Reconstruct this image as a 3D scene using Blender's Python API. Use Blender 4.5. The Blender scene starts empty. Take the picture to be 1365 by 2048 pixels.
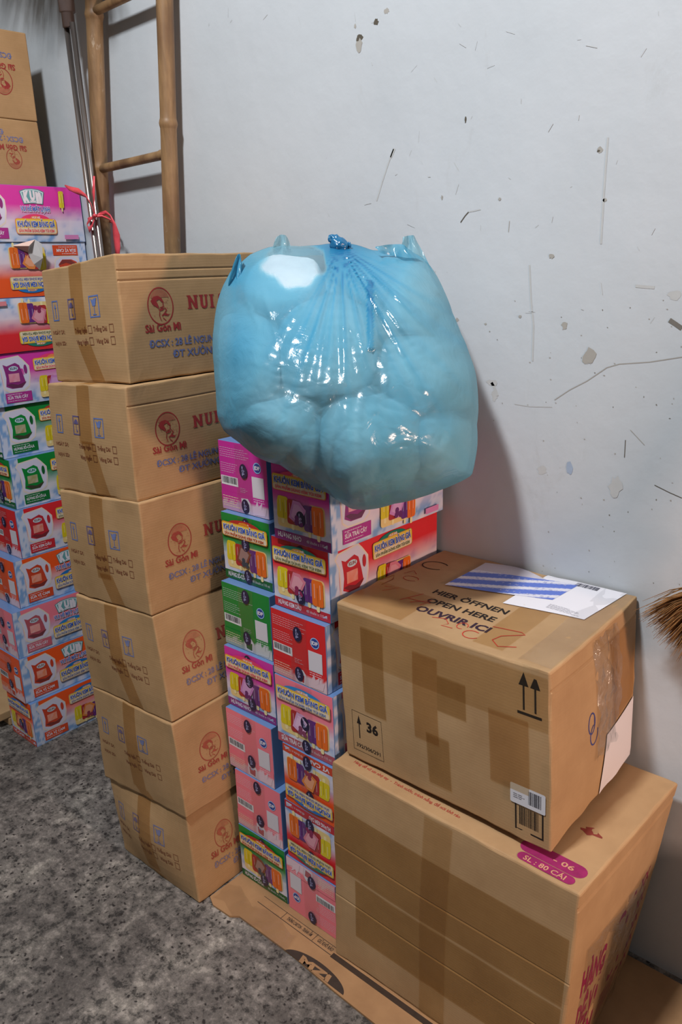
import bpy, bmesh, math, random
from mathutils import Vector, Matrix, noise
from math import sin, cos, pi, radians

S = bpy.context.scene
C = S.collection
rnd = random.Random(7)

# ------------------------------------------------------------------ camera
TH, PH, RO, FPX, EYE = radians(42.5443), radians(17.0815), radians(-2.071), 1600.87, 1.45
_fw = Vector((-sin(TH)*cos(PH), cos(TH)*cos(PH), -sin(PH)))
_rt = Vector((cos(TH), sin(TH), 0)); _up = _rt.cross(_fw)
_r2 = _rt*cos(RO) + _up*sin(RO); _u2 = _up*cos(RO) - _rt*sin(RO)
cd = bpy.data.cameras.new('camera'); cam = bpy.data.objects.new('camera', cd); C.objects.link(cam)
cd.sensor_fit = 'HORIZONTAL'; cd.sensor_width = 36.0; cd.lens = FPX/1365*36.0
cd.clip_start = .05
m = Matrix((_r2, _u2, -_fw)).transposed().to_4x4(); m.translation = Vector((0, 0, EYE))
cam.matrix_world = m
S.camera = cam

# ------------------------------------------------------------------ light and exposure
S.view_settings.view_transform = 'Standard'; S.view_settings.look = 'None'
S.view_settings.gamma = 1.0; S.view_settings.use_curve_mapping = False
S.view_settings.exposure = 0.0
try:
    S.cycles.transparent_max_bounces = 24; S.cycles.max_bounces = 8
except Exception: pass
w = bpy.data.worlds.new('room_ambient'); S.world = w; w.use_nodes = True
wn = w.node_tree; bg = wn.nodes['Background']; bg.inputs[1].default_value = 1.0      # pale ceiling above, dark room around
_tc0 = wn.nodes.new('ShaderNodeTexCoord'); _sp = wn.nodes.new('ShaderNodeSeparateXYZ'); wn.links.new(_tc0.outputs['Generated'], _sp.inputs[0])
_rp = wn.nodes.new('ShaderNodeValToRGB'); wn.links.new(_sp.outputs[2], _rp.inputs[0])
_rp.color_ramp.elements[0].position = 0.0; _rp.color_ramp.elements[0].color = (.040, .038, .036, 1)
_rp.color_ramp.elements[1].position = .9; _rp.color_ramp.elements[1].color = (.27, .275, .28, 1)
wn.links.new(_rp.outputs[0], bg.inputs[0])

def area(name, loc, target, size, power, col, size_y=None):
    l = bpy.data.lights.new(name, 'AREA'); l.energy = power; l.color = col
    l.shape = 'RECTANGLE'; l.size = size; l.size_y = size_y or size
    o = bpy.data.objects.new(name, l); C.objects.link(o); o.location = loc
    o.rotation_euler = (Vector(target)-Vector(loc)).to_track_quat('-Z', 'Y').to_euler()
    return o
area('ceiling_lamp', (-.86, -.26, 3.50), (-1.0, 1.3, .9), .24, 88, (.97, .985, 1.0))
area('doorway_glow', (1.75, .84, 1.18), (-1.2, 1.1, .9), .22, 42, (1.0, .66, .50), .30)

# ------------------------------------------------------------------ helpers
WALL = 1.42
def ray(px, py): return _fw + _r2*((px-682.5)/FPX) - _u2*((py-1024)/FPX)
E0 = Vector((0, 0, EYE))
def at_y(px, py, y): d = ray(px, py); return E0 + d*(y/d.y)
def at_x(px, py, x): d = ray(px, py); return E0 + d*(x/d.x)
def at_z(px, py, z): d = ray(px, py); return E0 + d*((z-EYE)/d.z)

def lin(c):
    if isinstance(c, str):
        c = c.lstrip('#'); c = tuple(int(c[i:i+2], 16) for i in (0, 2, 4))
    return tuple((v/255/12.92) if v/255 <= .04045 else ((v/255+.055)/1.055)**2.4 for v in c)
def mix(a, b, t): return tuple(a[i]*(1-t)+b[i]*t for i in range(3))

def tag(o, label=None, cat=None, group=None, kind=None):
    if label: o['label'] = label
    if cat: o['category'] = cat
    if group: o['group'] = group
    if kind: o['kind'] = kind
    return o

def nodes(name):
    m = bpy.data.materials.new(name); m.use_nodes = True; nt = m.node_tree
    return m, nt, nt.nodes['Principled BSDF'], nt.nodes['Material Output']
def N(nt, t, **kw):
    n = nt.nodes.new(t)
    for k, v in kw.items():
        if k in n.inputs.keys(): n.inputs[k].default_value = v
        else: setattr(n, k, v)
    return n
def ramp(nt, fac, stops, interp='LINEAR'):
    r = nt.nodes.new('ShaderNodeValToRGB'); r.color_ramp.interpolation = interp
    el = r.color_ramp.elements
    while len(el) < len(stops): el.new(.5)
    for e, (p, c) in zip(el, stops):
        e.position = p; e.color = (*(c if isinstance(c, tuple) else (c, c, c)), 1)
    nt.links.new(fac, r.inputs[0]); return r
def mixrgb(nt, a, b, fac, mode='MIX'):
    n = nt.nodes.new('ShaderNodeMix'); n.data_type = 'RGBA'; n.blend_type = mode
    for s, v in ((6, a), (7, b), (0, fac)):
        if hasattr(v, 'links') or hasattr(v, 'is_linked'): nt.links.new(v, n.inputs[s])
        elif isinstance(v, tuple): n.inputs[s].default_value = (*v, 1)
        else: n.inputs[s].default_value = v
    return n.outputs[2]
def coords(nt, scale=(1, 1, 1), out='Object'):
    t = nt.nodes.new('ShaderNodeTexCoord'); mp = nt.nodes.new('ShaderNodeMapping')
    mp.inputs['Scale'].default_value = scale
    nt.links.new(t.outputs[out], mp.inputs[0]); return mp.outputs[0]
def noise_n(nt, vec, scale, detail=4, rough=.5, dist=0):
    n = nt.nodes.new('ShaderNodeTexNoise'); n.inputs['Scale'].default_value = scale
    n.inputs['Detail'].default_value = detail; n.inputs['Roughness'].default_value = rough
    n.inputs['Distortion'].default_value = dist; nt.links.new(vec, n.inputs['Vector']); return n.outputs['Fac']
def bump(nt, h, strength, dist, bsdf):
    b = nt.nodes.new('ShaderNodeBump'); b.inputs['Strength'].default_value = strength
    b.inputs['Distance'].default_value = dist; nt.links.new(h, b.inputs['Height'])
    nt.links.new(b.outputs[0], bsdf.inputs['Normal']); return b

def mat_cardboard(name, a, b, rough=.72):
    m, nt, p, out = nodes(name)
    v = coords(nt); f = noise_n(nt, v, 9, 5, .6)
    v2 = coords(nt, (1, 1, 60)); g = noise_n(nt, v2, 8, 2)
    c = ramp(nt, f, [(.3, lin(a)), (.7, lin(b))]).outputs[0]
    c2 = ramp(nt, g, [(.3, (.96,)*3), (.7, (1.0,)*3)]).outputs[0]
    nt.links.new(mixrgb(nt, c, c2, 1.0, 'MULTIPLY'), p.inputs['Base Color'])
    p.inputs['Roughness'].default_value = rough; p.inputs['Specular IOR Level'].default_value = .3
    w = nt.nodes.new('ShaderNodeTexWave'); w.inputs['Scale'].default_value = 55; w.inputs['Distortion'].default_value = 1.5
    w.bands_direction = 'Z'; nt.links.new(coords(nt), w.inputs['Vector'])
    s = nt.nodes.new('ShaderNodeMath'); s.operation = 'MULTIPLY_ADD'; s.inputs[1].default_value = .25
    nt.links.new(w.outputs['Fac'], s.inputs[0]); nt.links.new(noise_n(nt, coords(nt), 30, 4), s.inputs[2])
    bump(nt, s.outputs[0], .16, .0010, p)
    return m
def mat_attr(name, rough, coat=0.0, spec=.5, var=.0):
    m, nt, p, out = nodes(name)
    a = nt.nodes.new('ShaderNodeVertexColor'); a.layer_name = 'Col'
    col = a.outputs[0]
    if var:
        f = noise_n(nt, coords(nt), 60, 4)
        r = ramp(nt, f, [(.3, (1-var,)*3), (.7, (1.0,)*3)]).outputs[0]
        col = mixrgb(nt, col, r, 1.0, 'MULTIPLY')
    nt.links.new(col, p.inputs['Base Color'])
    p.inputs['Roughness'].default_value = rough; p.inputs['Coat Weight'].default_value = coat
    p.inputs['Coat Roughness'].default_value = .18; p.inputs['Specular IOR Level'].default_value = spec
    return m
def mat_plain(name, col, rough=.5, metal=0.0, spec=.5, nscale=0, nvar=.1, bmp=0):
    m, nt, p, out = nodes(name); c = lin(col)
    p.inputs['Roughness'].default_value = rough; p.inputs['Metallic'].default_value = metal
    p.inputs['Specular IOR Level'].default_value = spec
    f = noise_n(nt, coords(nt), nscale or 20, 4)
    nt.links.new(ramp(nt, f, [(.3, tuple(x*(1-nvar) for x in c)), (.7, tuple(min(1, x*(1+nvar)) for x in c))]).outputs[0], p.inputs['Base Color'])
    if bmp: bump(nt, noise_n(nt, coords(nt), (nscale or 20)*2, 4), .5, bmp, p)
    return m
def mat_film(name, tint, gloss_fac, rough, streak=0, wr=.0008, solid=None, solid_fac=0.0):
    m = bpy.data.materials.new(name); m.use_nodes = True; nt = m.node_tree; nt.nodes.clear()
    out = nt.nodes.new('ShaderNodeOutputMaterial'); t = nt.nodes.new('ShaderNodeBsdfTransparent')
    t.inputs[0].default_value = (*tint, 1); g = nt.nodes.new('ShaderNodeBsdfGlossy'); g.inputs['Roughness'].default_value = rough
    mx = nt.nodes.new('ShaderNodeMixShader'); mx.inputs[0].default_value = gloss_fac
    b = nt.nodes.new('ShaderNodeBump'); b.inputs['Distance'].default_value = wr; b.inputs['Strength'].default_value = .8
    nt.links.new(noise_n(nt, coords(nt, (1, 1, 1)), 45, 4, .6, .8), b.inputs['Height']); nt.links.new(b.outputs[0], g.inputs['Normal'])
    base = t.outputs[0]
    if solid:
        d = nt.nodes.new('ShaderNodeBsdfDiffuse'); d.inputs[0].default_value = (*solid, 1)
        m0 = nt.nodes.new('ShaderNodeMixShader'); m0.inputs[0].default_value = solid_fac
        nt.links.new(base, m0.inputs[1]); nt.links.new(d.outputs[0], m0.inputs[2]); base = m0.outputs[0]
    nt.links.new(base, mx.inputs[1]); nt.links.new(g.outputs[0], mx.inputs[2]); nt.links.new(mx.outputs[0], out.inputs[0])
    return m

M = {}
M['carton'] = mat_cardboard('carton_board', (158, 126, 88), (175, 141, 102))
M['carton_old'] = mat_cardboard('old_carton_board', (162, 129, 92), (178, 145, 106))
M['sheet'] = mat_cardboard('floor_sheet_board', (146, 110, 76), (168, 130, 92))
M['ink'] = mat_attr('carton_ink', .7, 0, .3, .25)
M['print'] = mat_attr('glossy_print', .42, .25, .4)
M['tape'] = mat_film('brown_packing_tape', (.89, .80, .66), .06, .25)
M['wrap'] = mat_film('crinkled_clear_wrap', (.96, .96, .96), .20, .13, wr=.006)
M['clear'] = mat_film('clear_packing_film', (.97, .97, .97), .09, .16, wr=.002)
M['oval'] = mat_plain('navy_tape_print', (34, 30, 62), .35)
M['ovaltext'] = mat_plain('pale_tape_print', (150, 150, 190), .4)
M['paper'] = mat_attr('label_paper', .55, 0, .4)

# ------------------------------------------------------------------ text outlines
_tc = {}
def glyphs(txt, bold=0.0, shear=0.0):
    k = (txt, bold, shear)
    if k in _tc: return _tc[k]
    cu = bpy.data.curves.new('tmp', 'FONT'); cu.body = txt; cu.size = 1.0; cu.resolution_u = 2
    cu.offset = bold; cu.shear = shear; cu.dimensions = '2D'; cu.fill_mode = 'BOTH'
    o = bpy.data.objects.new('tmp', cu); C.objects.link(o)
    dg = bpy.context.evaluated_depsgraph_get(); me = bpy.data.meshes.new_from_object(o.evaluated_get(dg))
    V = [(v.co.x, v.co.y) for v in me.vertices]; F = [tuple(p.vertices) for p in me.polygons]
    bpy.data.objects.remove(o); bpy.data.curves.remove(cu); bpy.data.meshes.remove(me)
    if V:
        x0 = min(v[0] for v in V); x1 = max(v[0] for v in V); y0 = min(v[1] for v in V); y1 = max(v[1] for v in V)
    else: x0 = y0 = 0; x1 = y1 = 1
    _tc[k] = (V, F, (x0, y0, x1, y1)); return _tc[k]

# ------------------------------------------------------------------ mesh builder
_org = {}
class MB:
    def __init__(s): s.V = []; s.F = []; s.mi = []; s.col = []
    def v(s, p): s.V.append(tuple(p)); return len(s.V)-1
    def f(s, idx, mi=0, col=(1, 1, 1)):
        s.F.append(tuple(idx)); s.mi.append(mi)
        s.col.append(col if isinstance(col, list) else [col]*len(idx))
    def tube(s, pts, rad, n=12, mi=0, caps=True, flat=1.0, col=(1, 1, 1)):
        pts = [Vector(p) for p in pts]; rad = rad if isinstance(rad, (list, tuple)) else [rad]*len(pts)
        rings = []; up = None
        for i, p in enumerate(pts):
            t = (pts[min(i+1, len(pts)-1)]-pts[max(i-1, 0)]).normalized()
            if up is None: up = t.orthogonal().normalized()
            up = (up - t*up.dot(t)).normalized(); sd = t.cross(up)
            rings.append([s.v(p + (up*cos(2*pi*k/n)*flat + sd*sin(2*pi*k/n))*rad[i]) for k in range(n)])
        for a, b in zip(rings, rings[1:]):
            for k in range(n): s.f((a[k], a[(k+1) % n], b[(k+1) % n], b[k]), mi, col)
        if caps: s.f(rings[0][::-1], mi, col); s.f(rings[-1], mi, col)
    def box(s, lo, hi, mi=0, col=(1, 1, 1)):
        x, y, z = zip(lo, hi)
        i = [s.v((x[a], y[b], z[c])) for c in (0, 1) for b in (0, 1) for a in (0, 1)]
        for q in ((0, 2, 3, 1), (4, 5, 7, 6), (0, 1, 5, 4), (2, 6, 7, 3), (0, 4, 6, 2), (1, 3, 7, 5)): s.f([i[k] for k in q], mi, col)
    def build(s, name, mats, parent=None, smooth=False, origin=None):
        me = bpy.data.meshes.new(name)
        org = Vector(origin) if origin is not None else Vector((0, 0, 0))
        me.from_pydata([tuple(Vector(v)-org) for v in s.V], [], s.F)
        for mt in (mats if isinstance(mats, (list, tuple)) else [mats]): me.materials.append(mt)
        me.polygons.foreach_set('material_index', s.mi)
        ca = me.color_attributes.new('Col', 'FLOAT_COLOR', 'CORNER'); flat = []
        for cl in s.col:
            for c in cl: flat.extend((*c[:3], 1))
        ca.data.foreach_set('color', flat)
        if smooth: me.polygons.foreach_set('use_smooth', [True]*len(s.F))
        me.update(); o = bpy.data.objects.new(name, me); C.objects.link(o)
        _org[o.name] = org
        if parent: o.parent = parent; o.location = org - _org[parent.name]
        else: o.location = org
        return o

# ------------------------------------------------------------------ box shapes
class BoxShape:
    """eight corners: four of the base counter-clockwise from front left, four of the top"""
    def __init__(s, c, r=.004, bulge=None, amp=.0, freq=5, seed=0, grooves=(), edge=0.0):
        s.edge = edge; s.c = [Vector(p) for p in c]; s.r = r; s.bulge = bulge or {}; s.amp = amp; s.freq = freq
        s.seed = Vector((seed*3.7, seed*1.3, seed*2.1)); s.grooves = grooves
        a = s.c; s.ex = ((a[1]-a[0])+(a[5]-a[4])).normalized(); s.ey = ((a[3]-a[0])+(a[7]-a[4])).normalized(); s.ez = Vector((0, 0, 1))
        s.L = ((a[1]-a[0]).length, (a[3]-a[0]).length, (a[4]-a[0]).length)
    def tri(s, a, b, c):
        p = s.c
        return ((p[0]*(1-a)+p[1]*a)*(1-b)+(p[3]*(1-a)+p[2]*a)*b)*(1-c)+((p[4]*(1-a)+p[5]*a)*(1-b)+(p[7]*(1-a)+p[6]*a)*b)*c
    def pos(s, a, b, c):
        q = []; d = Vector((0, 0, 0))
        for t, L, e in ((a, s.L[0], s.ex), (b, s.L[1], s.ey), (c, s.L[2], s.ez)):
            k = s.r/L; tc = min(max(t, k), 1-k); q.append(tc)
            d += e*((t-tc)*L)
        P = s.tri(*q)
        if d.length > 1e-9: P = P + d.normalized()*min(s.r, max(abs(d.dot(s.ex)), abs(d.dot(s.ey)), abs(d.dot(s.ez))))
        for face, amt in s.bulge.items():
            on = {'front': b < 1e-6, 'back': b > 1-1e-6, 'left': a < 1e-6, 'right': a > 1-1e-6, 'top': c > 1-1e-6}[face]
            if on:
                u, v = {'front': (a, c), 'back': (a, c), 'left': (b, c), 'right': (b, c), 'top': (a, b)}[face]
                n = {'front': -s.ey, 'back': s.ey, 'left': -s.ex, 'right': s.ex, 'top': s.ez}[face]
                P = P + n*(amt*sin(pi*u)*sin(pi*v))
        for face, vv, dep, wd in s.grooves:
            on = {'front': b < 1e-6, 'right': a > 1-1e-6}[face]
            if on:
                n = {'front': -s.ey, 'right': s.ex}[face]; k = max(0, 1-abs(c-vv)*s.L[2]/wd); P = P - n*(dep*k)
        if s.edge:
            e3 = sorted((min(t, 1-t)*L) for t, L in zip((a, b, c), s.L)); k = max(0, 1-e3[1]/.008) if e3[0] < .008 else 0
            if k: P = P + noise.noise_vector(P*24)*s.edge*k
        if s.amp:
            nv = noise.noise_vector(P*s.freq + s.seed)
            if c < .001: nv = Vector((nv.x, nv.y, 0))
            P = P + nv*s.amp
        return P
    def cuts(s, ax, n):
        k = s.r/s.L[ax]; L = [0, k*.35, k] + [k+(1-2*k)*i/n for i in range(1, n)] + [1-k, 1-k*.35, 1]
        if ax == 2:
            for _, v, d, wd in s.grooves: L += [v-wd/s.L[2], v, v+wd/s.L[2]]
        return sorted(L)
    def mesh(s, mb, mi=0, col=(1, 1, 1), n=(8, 8, 6)):
        X, Y, Z = s.cuts(0, n[0]), s.cuts(1, n[1]), s.cuts(2, n[2]); ids = {}
        def g(i, j, k):
            if (i, j, k) not in ids: ids[i, j, k] = mb.v(s.pos(X[i], Y[j], Z[k]))
            return ids[i, j, k]
        a, b, c = len(X)-1, len(Y)-1, len(Z)-1
        for i in range(a):
            for j in range(b):
                mb.f((g(i, j, 0), g(i, j+1, 0), g(i+1, j+1, 0), g(i+1, j, 0)), mi, col); mb.f((g(i, j, c), g(i+1, j, c), g(i+1, j+1, c), g(i, j+1, c)), mi, col)
        for i in range(a):
            for k in range(c):
                mb.f((g(i, 0, k), g(i+1, 0, k), g(i+1, 0, k+1), g(i, 0, k+1)), mi, col); mb.f((g(i, b, k), g(i, b, k+1), g(i+1, b, k+1), g(i+1, b, k)), mi, col)
        for j in range(b):
            for k in range(c):
                mb.f((g(0, j, k), g(0, j, k+1), g(0, j+1, k+1), g(0, j+1, k)), mi, col); mb.f((g(a, j, k), g(a, j+1, k), g(a, j+1, k+1), g(a, j, k+1)), mi, col)
    def normal(s, face): return {'front': -s.ey, 'back': s.ey, 'left': -s.ex, 'right': s.ex, 'top': s.ez}[face]

class Paint:
    """lays flat coloured shapes on one face of a box, in metres from its lower left corner"""
    def __init__(s, shape, face, mb, mi, flip=False, step=.00018):
        s.sh = shape; s.face = face; s.mb = mb; s.mi = mi; s.flip = flip; s.n = shape.normal(face); s.step = step; s.lay = 1
        L = shape.L; s.W, s.H = {'front': (L[0], L[2]), 'back': (L[0], L[2]), 'right': (L[1], L[2]), 'left': (L[1], L[2]), 'top': (L[0], L[1])}[face]
    def P(s, u, v, lay=None):
        a, b = u/s.W, v/s.H
        if s.flip: a, b = 1-a, 1-b
        a = min(max(a, .004), .996); b = min(max(b, .004), .996)
        q = {'front': (a, 0, b), 'right': (1, a, b), 'top': (a, b, 1), 'back': (1-a, 1, b), 'left': (0, 1-a, b)}[s.face]
        return s.sh.pos(*q) + s.n*(s.step*(lay or s.lay) + .00015)
    def up(s, k=1): s.lay += k; return s
    def poly(s, pts, col):
        ids = [s.mb.v(s.P(u, v)) for u, v in pts]; s.mb.f(ids, s.mi, col)
    def rect(s, u0, v0, u1, v1, col, nx=1, ny=1):
        if nx == 1 and ny == 1 and max(abs(u1-u0), abs(v1-v0)) > .05: nx = max(1, int(abs(u1-u0)/.03)); ny = max(1, int(abs(v1-v0)/.03))
        g = [[s.mb.v(s.P(u0+(u1-u0)*i/nx, v0+(v1-v0)*j/ny)) for i in range(nx+1)] for j in range(ny+1)]
        for j in range(ny):
            for i in range(nx): s.mb.f((g[j][i], g[j][i+1], g[j+1][i+1], g[j+1][i]), s.mi, col)
    def grad(s, u0, v0, u1, v1, nx, ny, fn):
        g = []; 
        for j in range(ny+1):
            row = []
            for i in range(nx+1):
                u = u0+(u1-u0)*i/nx; v = v0+(v1-v0)*j/ny; row.append((s.mb.v(s.P(u, v)), fn(u, v)))
            g.append(row)
        for j in range(ny):
            for i in range(nx):
                q = (g[j][i], g[j][i+1], g[j+1][i+1], g[j+1][i]); s.mb.f([t[0] for t in q], s.mi, [t[1] for t in q])
    def rrect(s, u0, v0, u1, v1, r, col, sk=0.0):
        pts = []
        for cx, cy, a0 in ((u1-r, v0+r, -90), (u1-r, v1-r, 0), (u0+r, v1-r, 90), (u0+r, v0+r, 180)):
            for k in range(5): a = radians(a0+k*22.5); pts.append((cx+r*cos(a), cy+r*sin(a)+sk*(cx+r*cos(a)-u0)))
        s.poly(pts, col)
    def ell(s, cx, cy, rx, ry, col, n=28, rot=0, a0=0, a1=360):
        c, d = cos(rot), sin(rot); pts = []
        full = abs(a1-a0) >= 360; m = n if full else n+1
        for k in range(m):
            t = radians(a0+(a1-a0)*k/n); x, y = rx*cos(t), ry*sin(t); pts.append((cx+x*c-y*d, cy+x*d+y*c))
        s.poly(pts, col)
    def ring(s, cx, cy, rx, ry, w, col, n=36):
        o = [s.mb.v(s.P(cx+rx*cos(2*pi*k/n), cy+ry*sin(2*pi*k/n))) for k in range(n)]
        i = [s.mb.v(s.P(cx+(rx-w)*cos(2*pi*k/n), cy+(ry-w)*sin(2*pi*k/n))) for k in range(n)]
        for k in range(n): s.mb.f((o[k], o[(k+1) % n], i[(k+1) % n], i[k]), s.mi, col)
    def frame(s, u0, v0, u1, v1, w, col):
        s.rect(u0, v0, u1, v0+w, col); s.rect(u0, v1-w, u1, v1, col); s.rect(u0, v0+w, u0+w, v1-w, col); s.rect(u1-w, v0+w, u1, v1-w, col)
    def line(s, pts, w, col):
        P2 = [Vector(p) for p in pts]; prev = None
        for i, p in enumerate(P2):
            t = (P2[min(i+1, len(P2)-1)]-P2[max(i-1, 0)]).normalized(); nn = Vector((-t.y, t.x))*w/2
            cur = (s.mb.v(s.P(*(p+nn))), s.mb.v(s.P(*(p-nn))))
            if prev: s.mb.f((prev[0], prev[1], cur[1], cur[0]), s.mi, col)
            prev = cur
    def text(s, txt, u, v, h, col, width=None, bold=.0, align='L', rot=0.0, shear=0.0, arch=0.0):
        """h = height of a capital; width = fitted total width; (u, v) the lower left corner"""
        V, F, (x0, y0, x1, y1) = glyphs(txt, bold, shear)
        k = h/.69; kx = (width/(x1-x0)) if width else k; W = (x1-x0)*kx
        ox = {'L': 0, 'C': -W/2, 'R': -W}[align]; c, d = cos(rot), sin(rot)
        ids = []
        for x, y in V:
            X = (x-x0)*kx+ox; Y = y*k
            if arch: Y += arch*(1-((X-ox)/W*2-1)**2)
            ids.append(s.mb.v(s.P(u+X*c-Y*d, v+X*d+Y*c)))
        for f in F: s.mb.f([ids[i] for i in f], s.mi, col)
    def dashes(s, u0, v0, u1, h, gap, rows, col, seed=0, wmin=.45):
        r = random.Random(seed)
        for k in range(rows):
            x = u0; end = u0+(u1-u0)*r.uniform(wmin, 1)
            while x < end:
                wd = r.uniform(.003, .009); s.rect(x, v0-k*gap, min(x+wd, end), v0-k*gap+h, col); x += wd+.0014
    def barcode(s, u0, v0, u1, v1, seed=0, bg=True, fg=(.02, .02, .03), white=(.8, .8, .82)):
        r = random.Random(seed)
        if bg: s.rect(u0, v0, u1, v1, white); s.up()
        x = u0+(u1-u0)*.06
        while x < u1-(u1-u0)*.08:
            wd = r.choice((.0007, .0011, .0018)); s.rect(x, v0+(v1-v0)*.22, x+wd, v1-(v1-v0)*.07, fg); x += wd+r.choice((.0007, .0012, .0016))

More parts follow.
